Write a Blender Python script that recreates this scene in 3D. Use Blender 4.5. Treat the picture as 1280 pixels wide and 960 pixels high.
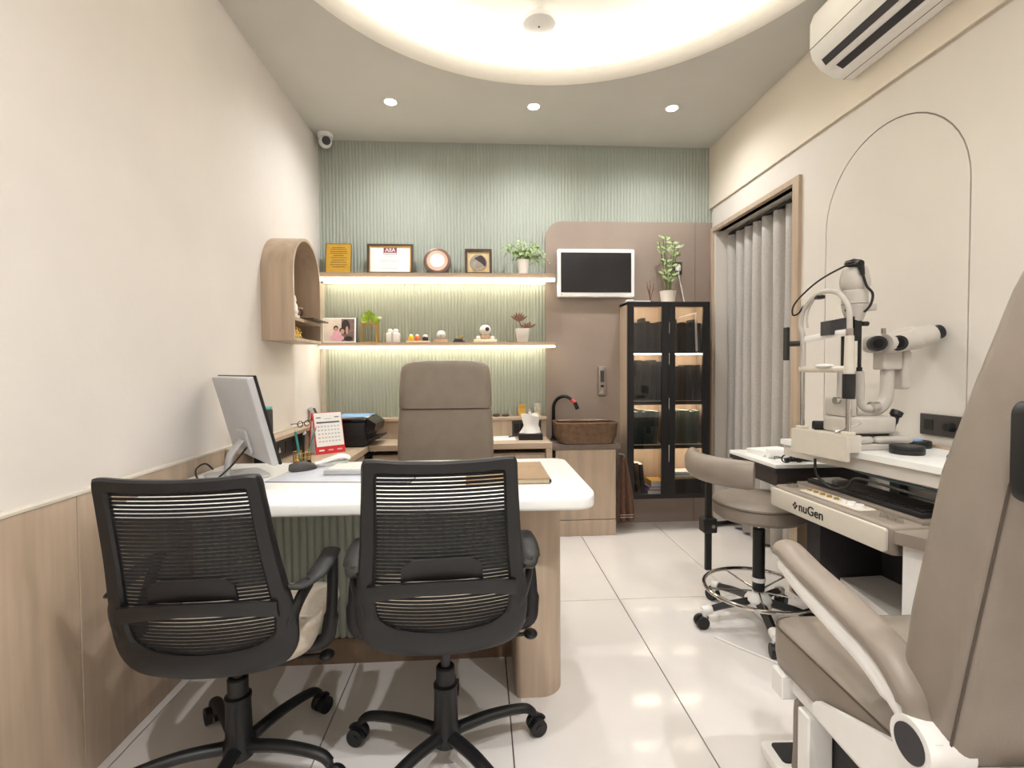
import bpy, bmesh, math, random
from mathutils import Vector, Matrix
random.seed(7)
PI = math.pi
for o in list(bpy.data.objects): bpy.data.objects.remove(o)
scene = bpy.context.scene
C = scene.collection

# ------------------------------------------------------------------ camera, exposure
def make_camera():
    f, yaw, pitch, roll = 615.8, 0.0608, 0.0294, 0.0065
    fw = Vector((math.sin(yaw)*math.cos(pitch), math.cos(yaw)*math.cos(pitch), -math.sin(pitch)))
    r = Vector((math.cos(yaw), -math.sin(yaw), 0)); u = r.cross(fw)
    r2 = r*math.cos(roll) - u*math.sin(roll); u2 = u*math.cos(roll) + r*math.sin(roll)
    cd = bpy.data.cameras.new('camera'); cd.sensor_width = 36; cd.lens = f/1280*36; cd.clip_start = 0.02
    co = bpy.data.objects.new('camera', cd); C.objects.link(co)
    m = Matrix((( r2.x, u2.x, -fw.x, 0), (r2.y, u2.y, -fw.y, 0), (r2.z, u2.z, -fw.z, 1.17), (0, 0, 0, 1)))
    co.matrix_world = m; scene.camera = co
make_camera()
scene.view_settings.view_transform = 'Standard'; scene.view_settings.look = 'None'
scene.view_settings.gamma = 1; scene.view_settings.use_curve_mapping = False
EXPOSURE = 0.12
COVE_STRENGTH = 46.0
SPOT_FRONT = 50.0      # downlights by the shelf wall
SPOT_REAR = 98.0       # downlights behind the photographer
LED_STRENGTH = 16.0
scene.view_settings.exposure = EXPOSURE
w = bpy.data.worlds.new('world'); scene.world = w; w.use_nodes = True
w.node_tree.nodes['Background'].inputs[0].default_value = (1, .96, .9, 1)
w.node_tree.nodes['Background'].inputs[1].default_value = 0.05

# ------------------------------------------------------------------ materials
def lin(c):
    return tuple((x/12.92 if x <= .04045 else ((x+.055)/1.055)**2.4) for x in (v/255 for v in c)) + (1,)
def P(m): return m.node_tree.nodes['Principled BSDF']
def mat(name, rgb, rough=.5, metal=0, spec=.5, noise=0, nscale=30, bump=0, bscale=200, coat=0, trans=0, stretch=(1,1,1)):
    m = bpy.data.materials.new(name); m.use_nodes = True; nt = m.node_tree; b = P(m)
    b.inputs['Base Color'].default_value = lin(rgb); b.inputs['Roughness'].default_value = rough
    b.inputs['Metallic'].default_value = metal; b.inputs['Specular IOR Level'].default_value = spec
    b.inputs['Coat Weight'].default_value = coat; b.inputs['Transmission Weight'].default_value = trans
    if noise or bump:
        tc = nt.nodes.new('ShaderNodeTexCoord'); mp = nt.nodes.new('ShaderNodeMapping'); mp.inputs['Scale'].default_value = stretch
        nt.links.new(tc.outputs['Object'], mp.inputs[0])
    if noise:
        n = nt.nodes.new('ShaderNodeTexNoise'); n.inputs['Scale'].default_value = nscale; n.inputs['Detail'].default_value = 4
        nt.links.new(mp.outputs[0], n.inputs[0])
        cr = nt.nodes.new('ShaderNodeValToRGB'); cr.color_ramp.elements[0].position = .3; cr.color_ramp.elements[1].position = .7
        cr.color_ramp.elements[0].color = lin(tuple(max(0, c*(1-noise)) for c in rgb))
        cr.color_ramp.elements[1].color = lin(tuple(min(255, c*(1+noise)) for c in rgb))
        nt.links.new(n.outputs[0], cr.inputs[0]); nt.links.new(cr.outputs[0], b.inputs['Base Color'])
    if bump:
        n2 = nt.nodes.new('ShaderNodeTexNoise'); n2.inputs['Scale'].default_value = bscale; nt.links.new(mp.outputs[0], n2.inputs[0])
        bp = nt.nodes.new('ShaderNodeBump'); bp.inputs['Strength'].default_value = bump; bp.inputs['Distance'].default_value = .002
        nt.links.new(n2.outputs[0], bp.inputs['Height']); nt.links.new(bp.outputs[0], b.inputs['Normal'])
    return m
def emit(name, rgb, s):
    m = mat(name, rgb, .5); P(m).inputs['Emission Color'].default_value = lin(rgb); P(m).inputs['Emission Strength'].default_value = s
    return m
def glass(name, tint, alpha, rough=.03):
    m = bpy.data.materials.new(name); m.use_nodes = True; nt = m.node_tree; nt.nodes.clear()
    o = nt.nodes.new('ShaderNodeOutputMaterial'); t = nt.nodes.new('ShaderNodeBsdfTransparent'); g = nt.nodes.new('ShaderNodeBsdfGlossy')
    mx = nt.nodes.new('ShaderNodeMixShader'); t.inputs[0].default_value = lin(tint); g.inputs['Roughness'].default_value = rough
    mx.inputs[0].default_value = alpha
    nt.links.new(t.outputs[0], mx.inputs[1]); nt.links.new(g.outputs[0], mx.inputs[2]); nt.links.new(mx.outputs[0], o.inputs[0])
    return m
def wood(name, rgb, stretch=(14, 14, .9), rough=.45, var=.055):
    return mat(name, rgb, rough, noise=var, nscale=2.2, stretch=stretch, bump=.15, bscale=9)
M = {}
M['wall'] = mat('painted_wall', (227, 221, 216), .75, noise=.012, nscale=3, bump=.25, bscale=45)
M['wall_r'] = mat('wall_panel_laminate', (222, 216, 208), .6, noise=.012, nscale=3, bump=.1, bscale=60)
M['wall_up'] = mat('upper_wall_paint', (232, 222, 206), .7, noise=.01, nscale=3)
M['ceil'] = mat('ceiling_paint', (204, 202, 195), .8, noise=.01, nscale=4)
M['ceil_in'] = mat('cove_paint', (246, 242, 232), .8, noise=.01, nscale=4)
M['green'] = mat('sage_green_fluted', (170, 177, 166), .55, noise=.015, nscale=2, stretch=(3, 3, .2))
M['taupe'] = mat('taupe_laminate', (152, 137, 126), .5, noise=.02, nscale=5)
M['tile'] = mat('floor_tile_glazed', (227, 222, 218), .09, spec=.5, noise=.018, nscale=2.5)
M['grout'] = mat('grout', (96, 88, 80), .9, noise=.05)
M['wood'] = wood('oak_laminate', (186, 166, 145))
M['woodh'] = wood('oak_laminate_horizontal', (186, 166, 145), (1.2, 14, 14))
M['woody'] = wood('oak_laminate_lengthways', (186, 166, 145), (14, 1.2, 14))
M['shelfw'] = wood('shelf_laminate', (150, 132, 114), (1.2, 14, 14))
M['white'] = mat('white_solid_surface', (250, 250, 247), .3, noise=.004)
M['whitep'] = mat('white_plastic', (238, 236, 232), .35, noise=.006)
M['cream'] = mat('cream_plastic', (212, 205, 192), .4, noise=.01)
M['instr'] = mat('instrument_enamel', (194, 188, 180), .35, noise=.008)
M['black'] = mat('black_plastic', (19, 19, 21), .45, noise=.05, bump=.1, bscale=400)
M['blackg'] = mat('black_gloss', (14, 14, 16), .15, noise=.05)
M['blackm'] = mat('black_mesh_fabric', (24, 24, 25), .8, noise=.08, nscale=120)
M['dgrey'] = mat('dark_grey_steel', (52, 50, 54), .5, noise=.04)
M['plate'] = mat('switch_plate', (62, 56, 55), .5, noise=.04)
M['leather'] = mat('taupe_leather', (141, 130, 119), .42, noise=.03, nscale=14, bump=.12, bscale=260)
M['leatherd'] = mat('brown_leather', (134, 122, 110), .42, noise=.03, nscale=14, bump=.12, bscale=260)
M['seam'] = mat('seam_thread', (84, 74, 66), .7, noise=.05)
M['beige'] = mat('beige_seat_fabric', (196, 184, 168), .85, noise=.04, nscale=60, bump=.2, bscale=500)
M['chrome'] = mat('chrome', (205, 203, 200), .12, metal=1, noise=.01)
M['steel'] = mat('brushed_steel', (168, 160, 152), .3, metal=1, noise=.03)
M['silver'] = mat('silver_plastic', (196, 196, 198), .38, metal=.25, noise=.01)
M['copper'] = mat('hammered_copper', (112, 88, 68), .4, metal=.5, noise=.12, nscale=40, bump=.9, bscale=110)
M['copperd'] = mat('copper_inside', (92, 66, 46), .4, metal=.7, noise=.12, nscale=40)
M['stone'] = mat('brown_stone', (118, 104, 94), .35, noise=.06, nscale=30)
M['gold'] = mat('gold_metal', (206, 164, 84), .3, metal=.8, noise=.03)
M['goldp'] = mat('gold_plaque', (204, 162, 58), .38, metal=.35, noise=.04)
M['dwood'] = wood('dark_frame_wood', (66, 48, 36))
M['paper'] = mat('paper', (244, 243, 240), .8, noise=.006)
M['ink'] = mat('printed_ink', (70, 66, 70), .8, noise=.03)
M['inkl'] = mat('faint_ink', (196, 196, 200), .8, noise=.02)
M['red'] = mat('red_card', (204, 40, 46), .5, noise=.03)
M['maroon'] = mat('maroon_ink', (128, 58, 62), .7, noise=.04)
M['pink'] = mat('pink_print', (222, 170, 186), .8, noise=.04)
M['skin'] = mat('skin_print', (196, 150, 128), .8, noise=.04)
M['hair'] = mat('dark_print', (58, 44, 46), .8, noise=.1)
M['blue'] = mat('blue_paper', (126, 162, 204), .7, noise=.03)
M['teal'] = mat('teal_plastic', (70, 160, 160), .4, noise=.03)
M['leaf'] = mat('leaf_green', (96, 132, 72), .5, noise=.22, nscale=30)
M['leafl'] = mat('leaf_lime', (150, 182, 60), .5, noise=.15, nscale=30)
M['leafv'] = mat('leaf_variegated', (150, 170, 118), .5, noise=.25, nscale=60)
M['leafb'] = mat('leaf_bronze', (104, 66, 50), .5, noise=.2, nscale=40)
M['stem'] = mat('stem_green', (94, 108, 62), .6, noise=.1)
M['ceramic'] = mat('white_ceramic', (238, 230, 222), .35, noise=.008)
M['curtain'] = mat('grey_curtain_fabric', (184, 179, 174), .9, noise=.03, nscale=80, bump=.15, bscale=600)
M['screen'] = mat('dark_screen', (26, 25, 28), .22, noise=.03)
M['nbk'] = mat('notebook_cover', (150, 122, 92), .5, noise=.05)
M['mat'] = mat('desk_mat', (204, 208, 218), .5, noise=.01)
M['led'] = emit('led_warm', (255, 242, 212), LED_STRENGTH)
M['ledc'] = emit('led_cabinet', (255, 240, 208), 70.0)
M['lamp'] = emit('downlight_lens', (255, 252, 246), 30.0)
M['cove'] = emit('cove_led', (255, 251, 245), COVE_STRENGTH)
M['gdark'] = glass('smoked_glass', (224, 224, 226), .05)
M['gclear'] = glass('clear_acrylic', (240, 240, 238), .10)
M['towel'] = mat('brown_towel', (96, 68, 54), .95, noise=.1, nscale=60, bump=.4, bscale=300)
M['redlight'] = mat('red_ring', (214, 84, 84), .4, noise=.02)
M['yellow'] = mat('yellow_paint', (226, 188, 40), .4, noise=.03)
M['orange'] = mat('orange_paint', (226, 112, 64), .4, noise=.03)
M['purple'] = mat('purple_cover', (142, 108, 164), .6, noise=.05)
M['amber'] = mat('amber_pack', (214, 172, 84), .5, noise=.05)
M['greenp'] = mat('green_plastic', (40, 128, 92), .4, noise=.03)
M['rug'] = mat('black_rubber', (44, 42, 44), .8, noise=.08, bump=.3, bscale=300)

# ------------------------------------------------------------------ geometry helpers
def BM(): return bmesh.new()
def box(bm, x0, x1, y0, y1, z0, z1, bev=0, seg=2):
    r = bmesh.ops.create_cube(bm, size=1)
    vs = r['verts']
    for v in vs:
        v.co = Vector(((x0+x1)/2 + v.co.x*(x1-x0), (y0+y1)/2 + v.co.y*(y1-y0), (z0+z1)/2 + v.co.z*(z1-z0)))
    if bev:
        es = list({e for v in vs for e in v.link_edges})
        bmesh.ops.bevel(bm, geom=es, offset=bev, segments=seg, profile=.5, affect='EDGES')
    return bm
def B(*a, **k): return box(BM(), *a, **k)
def ring_loft(bm, rings, cap=True, close=True):
    L = [[bm.verts.new(p) for p in r] for r in rings]
    n = len(L[0])
    for a, b in zip(L[:-1], L[1:]):
        for i in range(n if close else n-1):
            j = (i+1) % n
            try: bm.faces.new((a[i], a[j], b[j], b[i]))
            except ValueError: pass
    if cap and close:
        bm.faces.new(list(reversed(L[0]))); bm.faces.new(L[-1])
    return bm
def basis(d):
    d = Vector(d).normalized(); a = Vector((0, 0, 1)) if abs(d.z) < .95 else Vector((1, 0, 0))
    u = d.cross(a).normalized(); return u, d.cross(u).normalized()
def cyl(bm, p0, p1, r0, r1=None, seg=20):
    r1 = r0 if r1 is None else r1; p0 = Vector(p0); p1 = Vector(p1); u, v = basis(p1-p0)
    rr = []
    for p, r in ((p0, r0), (p1, r1)):
        rr.append([p + (u*math.cos(2*PI*i/seg) + v*math.sin(2*PI*i/seg))*r for i in range(seg)])
    return ring_loft(bm, rr)
def tube(bm, pts, r, seg=10, cap=True, flat=None):
    pts = [Vector(p) for p in pts]; rr = []; rs = r if isinstance(r, (list, tuple)) else [r]*len(pts)
    u0 = None
    for i, p in enumerate(pts):
        d = (pts[min(i+1, len(pts)-1)] - pts[max(i-1, 0)]).normalized()
        if u0 is None: u, v = basis(d)
        else:
            u = (u0 - d*u0.dot(d)).normalized(); v = d.cross(u).normalized()
        u0 = u
        a, b = (1, 1) if flat is None else flat
        rr.append([p + (u*math.cos(2*PI*k/seg)*a + v*math.sin(2*PI*k/seg)*b)*rs[i] for k in range(seg)])
    return ring_loft(bm, rr, cap)
def spline(pts, n=6):
    pts = [Vector(p) for p in pts]; out = []
    for i in range(len(pts)-1):
        a, b, c, d = pts[max(i-1, 0)], pts[i], pts[i+1], pts[min(i+2, len(pts)-1)]
        for k in range(n):
            t = k/n
            out.append(.5*((2*b) + (c-a)*t + (2*a-5*b+4*c-d)*t*t + (3*b-a-3*c+d)*t**3))
    out.append(pts[-1]); return out
def lathe(bm, prof, c=(0, 0, 0), seg=24, cap=True):
    rr = [[Vector((c[0]+r*math.cos(2*PI*i/seg), c[1]+r*math.sin(2*PI*i/seg), c[2]+z)) for i in range(seg)] for r, z in prof]
    return ring_loft(bm, rr, cap)
def prism(bm, poly, ext, holes=(), axis='z'):
    """poly of 2-D points extruded between ext[0] and ext[1] along axis; holes cut through"""
    def to(p, h):
        if axis == 'z': return Vector((p[0], p[1], h))
        if axis == 'x': return Vector((h, p[0], p[1]))
        return Vector((p[0], h, p[1]))
    loops = [poly] + list(holes)
    if not holes:
        a = [bm.verts.new(to(p, ext[0])) for p in poly]; b = [bm.verts.new(to(p, ext[1])) for p in poly]
        bm.faces.new(a); bm.faces.new(list(reversed(b)))
        for i in range(len(a)):
            j = (i+1) % len(a); bm.faces.new((a[i], b[i], b[j], a[j]))
    else:
        for h in ext:
            es = []
            for lp in loops:
                vs = [bm.verts.new(to(p, h)) for p in lp]
                es += [bm.edges.new((vs[i], vs[(i+1) % len(vs)])) for i in range(len(vs))]
            bmesh.ops.triangle_fill(bm, use_beauty=True, use_dissolve=False, edges=es)
        for lp in loops:
            a = [bm.verts.new(to(p, ext[0])) for p in lp]; b = [bm.verts.new(to(p, ext[1])) for p in lp]
            for i in range(len(a)):
                j = (i+1) % len(a); bm.faces.new((a[i], b[i], b[j], a[j]))
        bmesh.ops.remove_doubles(bm, verts=bm.verts, dist=1e-6)
    bmesh.ops.recalc_face_normals(bm, faces=bm.faces)
    return bm
def rrect(x0, x1, y0, y1, r, n=6):
    rs = r if isinstance(r, (list, tuple)) else [r]*4     # order: x1y0, x1y1, x0y1, x0y0
    out = []
    for (cx, cy, a0, q) in ((x1, y0, -90, 0), (x1, y1, 0, 1), (x0, y1, 90, 2), (x0, y0, 180, 3)):
        rr = rs[q]; sx = -1 if cx == x1 else 1; sy = 1 if cy == y0 else -1
        if rr <= 0: out.append((cx, cy)); continue
        ox, oy = cx + sx*rr, cy + sy*rr
        for k in range(n+1):
            a = math.radians(a0 + 90*k/n); out.append((ox + rr*math.cos(a), oy + rr*math.sin(a)))
    return out
def slab(bm, poly, z0, z1, e=.006, axis='z', n=3):
    """prism with softened rims"""
    cx = sum(p[0] for p in poly)/len(poly); cy = sum(p[1] for p in poly)/len(poly)
    w_ = max(abs(p[0]-cx) for p in poly); h_ = max(abs(p[1]-cy) for p in poly)
    def ins(d): return [(cx+(p[0]-cx)*(1-d/max(w_, 1e-4)), cy+(p[1]-cy)*(1-d/max(h_, 1e-4))) for p in poly]
    rings = []
    lv = [(e*(1-math.sin(k*PI/2/n)), z0+e*(1-math.cos(k*PI/2/n))) for k in range(n+1)] + [(e*(1-math.cos(k*PI/2/n)), z1-e*(1-math.sin(k*PI/2/n))) for k in range(n+1)]
    for d, z in lv:
        q = ins(d)
        if axis == 'z': rings.append([Vector((p[0], p[1], z)) for p in q])
        elif axis == 'x': rings.append([Vector((z, p[0], p[1])) for p in q])
        else: rings.append([Vector((p[0], z, p[1])) for p in q])
    ring_loft(bm, rings); bmesh.ops.recalc_face_normals(bm, faces=bm.faces)
    return bm
def ball(bm, c, r, sc=(1, 1, 1), seg=16):
    bmesh.ops.create_uvsphere(bm, u_segments=seg, v_segments=max(6, seg//2), radius=r,
        matrix=Matrix.Translation(c) @ Matrix.Diagonal((sc[0], sc[1], sc[2], 1)))
    return bm
def leaf(bm, base, d, up, L, W, bend=.25):
    base = Vector(base); d = Vector(d).normalized(); s = d.cross(Vector(up)).normalized(); n = s.cross(d)
    pts = []
    for t, wv in ((0, .08), (.3, .8), (.6, 1), (.85, .5), (1, .02)):
        p = base + d*L*t - n*bend*L*t*t
        pts.append((bm.verts.new(p - s*W*wv/2), bm.verts.new(p + n*(-.08*W), ), bm.verts.new(p + s*W*wv/2)))
    for a, b in zip(pts[:-1], pts[1:]):
        bm.faces.new((a[0], a[1], b[1], b[0])); bm.faces.new((a[1], a[2], b[2], b[1]))
    return bm
def obj(name, bm, m, parent=None, smooth=True, ang=35, loc=None, rot=None):
    me = bpy.data.meshes.new(name); bmesh.ops.recalc_face_normals(bm, faces=bm.faces); bm.to_mesh(me); bm.free()
    me.materials.append(M[m] if isinstance(m, str) else m)
    if smooth:
        me.shade_smooth(); me.set_sharp_from_angle(angle=math.radians(ang))
    o = bpy.data.objects.new(name, me); C.objects.link(o)
    if parent: o.parent = parent
    if loc: o.location = loc
    if rot: o.rotation_euler = rot
    return o
def tag(o, label, cat, group=None):
    o['label'] = label; o['category'] = cat
    if group: o['group'] = group
    return o
def thing(name, label, cat, loc=(0, 0, 0), rz=0, group=None):
    o = bpy.data.objects.new(name, None); C.objects.link(o); o.empty_display_size = .05
    o.location = loc; o.rotation_euler = (0, 0, rz); return tag(o, label, cat, group)
def struct(name, bm, m, parent=None, **k):
    o = obj(name, bm, m, parent, **k)
    if not parent: o['kind'] = 'structure'
    return o
def stuff(o): o['kind'] = 'stuff'; return o
def copy_tree(o, parent=None):
    c = o.copy(); C.objects.link(c)
    if parent: c.parent = parent
    for ch in o.children: copy_tree(ch, c)
    return c
def text(name, s, size, m, parent, loc, rot=(PI/2, 0, 0), depth=.0006, sx=1, bold=0):
    cu = bpy.data.curves.new(name, 'FONT'); cu.body = s; cu.size = size; cu.extrude = depth; cu.align_x = 'CENTER'; cu.align_y = 'CENTER'; cu.offset = bold
    t = bpy.data.objects.new('tmp', cu); C.objects.link(t)
    me = bpy.data.meshes.new_from_object(t.evaluated_get(bpy.context.evaluated_depsgraph_get()))
    bpy.data.objects.remove(t); me.name = name; me.materials.clear(); me.materials.append(M[m])
    o = bpy.data.objects.new(name, me); C.objects.link(o); o.parent = parent; o.location = loc; o.rotation_euler = rot; o.scale = (sx, 1, 1)
    return o

# ------------------------------------------------------------------ room shell
XL, XW, XR, YB, YF, ZC = -1.17, -1.145, 1.747, 3.705, -1.15, 2.84
floor = struct('floor', B(XL-.1, XR+.3, YF-.1, YB+.1, -.12, -.008), 'grout')
xs = [XL, -1.114, -.514, .086, .686, 1.286, 1.97]; ys = [YF, .033, 1.233, 2.433, 3.633, YB]
tile_cache = {}
for i in range(len(xs)-1):
    for j in range(len(ys)-1):
        g = .0021; wx = xs[i+1]-xs[i]-2*g; wy = ys[j+1]-ys[j]-2*g
        key = (round(wx, 3), round(wy, 3))
        if key not in tile_cache:
            t = obj('floor_tile', B(-wx/2, wx/2, -wy/2, wy/2, -.01, 0, .0008, 1), 'tile', floor)
            tile_cache[key] = t.data
        else:
            t = bpy.data.objects.new('floor_tile', tile_cache[key]); C.objects.link(t); t.parent = floor
        t.location = ((xs[i]+xs[i+1])/2, (ys[j]+ys[j+1])/2, 0)

# walls
wl = struct('wall_left', B(XL-.1, XL, YF-.1, YB+.1, 0, 3.2), 'wall')
for k, (a, b) in enumerate(((YF, .254), (.254, .854), (.854, 1.454), (1.454, 2.054), (2.054, 2.654), (2.654, 3.254), (3.254, YB))):
    obj('wainscot_panel', B(XL, XW, a+.0012, b-.0012, .0, .822, .0015, 1), 'wood', wl)
obj('cap_rail', B(XL, XW+.002, YF, YB, .822, .829), 'cream', wl)
wf = struct('wall_front', B(XL-.1, XR+.3, YF-.1, YF, 0, 3.2), 'wall')
# fluted back wall
def flutes():
    bm = BM(); p = .0245; n = int((XR-XL+.2)/p); prof = []
    for k in range(n):
        x = XL - .06 + k*p
        prof += [(x, -.006), (x+.003, -.006), (x+.004, -.009), (x+.0075, -.0112), (x+.0135, -.012), (x+.0195, -.0112), (x+.0235, -.009)]
    lo = [bm.verts.new((x, YB+y, 0)) for x, y in prof]; hi = [bm.verts.new((x, YB+y, ZC+.02)) for x, y in prof]
    for i in range(len(prof)-1): bm.faces.new((lo[i], lo[i+1], hi[i+1], hi[i]))
    bm.normal_update()
    return bm
wb = struct('wall_back', B(XL-.1, XR+.3, YB+.001, YB+.1, 0, 3.2), 'green')
obj('fluted_panel', flutes(), 'green', wb, ang=50)
# taupe panel with rounded corner
def arc(cx, cy, r, a0, a1, n): return [(cx+r*math.cos(math.radians(a0+(a1-a0)*k/n)), cy+r*math.sin(math.radians(a0+(a1-a0)*k/n))) for k in range(n+1)]
pp = [(1.612, 0), (1.612, 2.267)] + arc(.476+.13, 2.267-.13, .13, 90, 180, 10) + [(.476, 0)]
obj('taupe_panel', prism(BM(), pp, (3.655, YB-.011), axis='y'), 'taupe', wb)
obj('taupe_panel', B(1.615, 1.745, 3.655, YB-.011, 0, 2.267), 'taupe', wb)
obj('edge_trim', B(-1.168, -1.142, 3.655, YB-.011, .83, 1.80), 'cream', wb)

# right wall: panelling with arched groove, opening for the curtain
OY0, OY1, OZ = 2.66, 3.60, 2.19
wr = struct('wall_right', prism(BM(), [(YF-.1, 0), (OY0, 0), (OY0, OZ), (OY1, OZ), (OY1, 0), (YB+.1, 0), (YB+.1, 3.2), (YF-.1, 3.2)], (1.76, 1.97), axis='x'), 'wall_r', smooth=False)
def arch(y0, y1, zt, zb, n=24):
    r = (y1-y0)/2; return [(y0, zb)] + [(y0 + r - r*math.cos(PI*k/n), zt - r + r*math.sin(PI*k/n)) for k in range(n+1)] + [(y1, zb)]
AY0, AY1, AZ = 1.672, 2.42, 2.22
lowpoly = [(YF, 0), (AY0, 0)] + arch(AY0, AY1, AZ, 0)[1:-1] + [(AY1, 0), (OY0-.002, 0), (OY0-.002, OZ+.002), (OY1, OZ+.002), (OY1, 0), (3.655, 0), (3.655, 2.366), (YF, 2.366)]
obj('wall_panel', prism(BM(), lowpoly, (1.747, 1.7605), axis='x'), 'wall_r', wr, smooth=False)
g = .006
obj('arch_panel', prism(BM(), arch(AY0+g, AY1-g, AZ-g, 0), (1.747, 1.7605), axis='x'), 'wall_r', wr, smooth=False)
obj('groove_lining', prism(BM(), arch(AY0-.01, AY1+.01, AZ+.01, 0), (1.754, 1.7602), axis='x'), 'taupe', wr, smooth=False)
obj('shadow_gap', B(1.752, 1.7605, YF, YB, 2.364, 2.382), mat('gap_paint', (196, 184, 170), .6, noise=.02), wr)
obj('upper_wall', B(1.738, 1.7605, YF, YB, 2.380, 3.0), 'wall_up', wr)
struct('baseboard_right', B(1.737, 1.7465, YF, OY0-.06, .002, .08, .002, 1), 'wall_r')
struct('wall_recess', B(1.965, 2.0, OY0-.1, OY1+.1, 0, 2.4), 'wall')
# timber door lining
fr = struct('trim_1', prism(BM(), [(OY0-.05, 0), (OY0-.05, OZ+.03), (OY1+.045, OZ+.03), (OY1+.045, 0), (OY1+.018, 0), (OY1+.018, OZ), (OY0+.005, OZ), (OY0+.005, 0)], (1.728, 1.80), axis='x'), 'wood')

# ceiling with round cove
CC, CR = (.34, 1.668), 1.26
def circ(r, n=96): return [(CC[0]+r*math.cos(2*PI*k/n), CC[1]+r*math.sin(2*PI*k/n)) for k in range(n)]
ceil = struct('ceiling', prism(BM(), [(XL-.05, YF-.05), (XR+.25, YF-.05), (XR+.25, YB+.05), (XL-.05, YB+.05)], (ZC, ZC+.045), holes=[circ(CR)]), 'ceil', ang=20)
lip = BM(); rr = []
for k in range(11):
    a = PI/2*k/10; rr.append((CR+.003-.06*math.sin(a), ZC-.0005+.06*(1-math.cos(a))))
rr += [(CR-.052, ZC+.062), (CR+.02, ZC+.062), (CR+.02, ZC+.046)]
lathe(lip, rr, (CC[0], CC[1], 0), 96, cap=False)
obj('cove_lip', lip, 'ceil_in', ceil)
obj('cove_ceiling', B(XL-.05, XR+.25, YF-.05, YB+.05, 3.03, 3.10), 'ceil_in', ceil)
up = BM(); lathe(up, [(CR+.17, ZC+.044), (CR+.17, 3.03)], (CC[0], CC[1], 0), 96, cap=False)
obj('cove_side', up, 'ceil_in', ceil)
cl = BM(); lathe(cl, [(CR+.06, ZC+.064), (CR+.082, ZC+.064), (CR+.082, ZC+.075), (CR+.06, ZC+.075), (CR+.06, ZC+.064)], (CC[0], CC[1], 0), 96, cap=False)
tag(obj('cove_light', cl, 'cove'), 'warm white strip light ringing the round ceiling cove', 'light strip')

# downlights
def downlight(x, y, label, power, group):
    t = thing('downlight', label, 'ceiling light', (x, y, ZC), 0, group)
    b = BM(); lathe(b, [(.028, -.001), (.040, -.004), (.044, -.002), (.044, 0), (.028, 0), (.028, -.001)], seg=24, cap=False); obj('trim_ring', b, 'whitep', t)
    b = BM(); lathe(b, [(.034, -.0030), (.033, -.0050), (.015, -.0060), (.001, -.0060)], seg=24); obj('lens', b, 'lamp', t)
    ld = bpy.data.lights.new('downlight_beam', 'SPOT'); ld.energy = power; ld.spot_size = math.radians(160); ld.spot_blend = 1.0; ld.shadow_soft_size = .028; ld.color = (1, .993, .982)
    lo = bpy.data.objects.new('downlight_beam', ld); C.objects.link(lo); lo.parent = t; lo.location = (0, 0, -.012)
    return t
G = 'recessed ceiling downlights'
downlight(-.554, 3.153, 'round recessed downlight nearest the white security camera', SPOT_FRONT, G)
downlight(.342, 3.165, 'round recessed downlight between the other two, above the tall leather chair', SPOT_FRONT, G)
downlight(1.231, 3.141, 'round recessed downlight nearest the curtained doorway', SPOT_FRONT, G)
for x, nm in ((-.554, 'above the wainscot wall'), (.342, 'between two others of its row'), (1.231, 'above the air conditioner wall')): downlight(x, .18, 'round recessed downlight at the far end from the shelves ' + nm, SPOT_REAR, 'downlights at the other end of the room')

t = thing('smoke_detector', 'round white ceiling device with a small dark eye in the cove', 'detector', (.31, 2.59, 3.03))
b = BM(); lathe(b, [(.02, 0), (.03, -.03), (.045, -.055)], seg=28); obj('mount', b, 'whitep', t)
b = BM(); lathe(b, [(.045, -.05), (.082, -.052), (.088, -.062), (.084, -.078), (.05, -.086), (.001, -.087)], seg=36); obj('cover', b, 'whitep', t)
b = BM(); cyl(b, (0, 0, -.086), (0, 0, -.089), .005); obj('indicator', b, 'dgrey', t)

t = thing('security_camera', 'white dome security camera with dark lens in the ceiling corner', 'camera', (-1.09, 3.60, ZC))
b = BM(); lathe(b, [(.052, 0), (.054, -.008), (.05, -.03), (.04, -.035)], seg=28); obj('base', b, 'whitep', t)
b = BM(); ball(b, (0, 0, -.052), .046, seg=24); obj('dome', b, 'whitep', t)
b = BM(); cyl(b, (.012, -.024, -.058), (.022, -.046, -.066), .03, .027, 24); obj('lens', b, 'dgrey', t)

# ------------------------------------------------------------------ air conditioner
t = thing('air_conditioner', 'white split air conditioner with dark louvre slots high on the wall', 'air conditioner', (1.738, 1.32, 2.5))
prof = [(0, .01), (0, .30), (-.15, .30), (-.205, .285), (-.222, .24), (-.222, .13), (-.21, .085), (-.17, .035), (-.10, .0), (-.02, 0)]
ringA = [[Vector((x, y, z)) for x, z in prof] for y in (0, .9)]
obj('body', ring_loft(BM(), ringA), 'whitep', t, ang=25)
def acslot(pa, pb, y0, y1, m, name, lift=.002):
    (xa, za), (xb, zb) = pa, pb; d = Vector((xb-xa, 0, zb-za)); n = Vector((-(zb-za), 0, (xb-xa))).normalized()
    if n.z > 0: n = -n
    b = BM(); o_ = n*lift
    v = [Vector((xa, y0, za)), Vector((xb, y0, zb)), Vector((xb, y1, zb)), Vector((xa, y1, za))]
    ring_loft(b, [[p - n*.004 for p in v], [p + o_ for p in v]]); return obj(name, b, m, t, smooth=False)
def onp(i, j, f): return (prof[i][0]+(prof[j][0]-prof[i][0])*f, prof[i][1]+(prof[j][1]-prof[i][1])*f)
acslot(onp(6, 7, .45), onp(6, 7, .95), .03, .86, 'dgrey', 'outlet_slot')
acslot(onp(7, 8, .35), onp(7, 8, .8), .05, .83, 'dgrey', 'outlet_slot')
acslot(onp(7, 8, .02), onp(7, 8, .26), .03, .86, 'whitep', 'louvre', .006)
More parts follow.
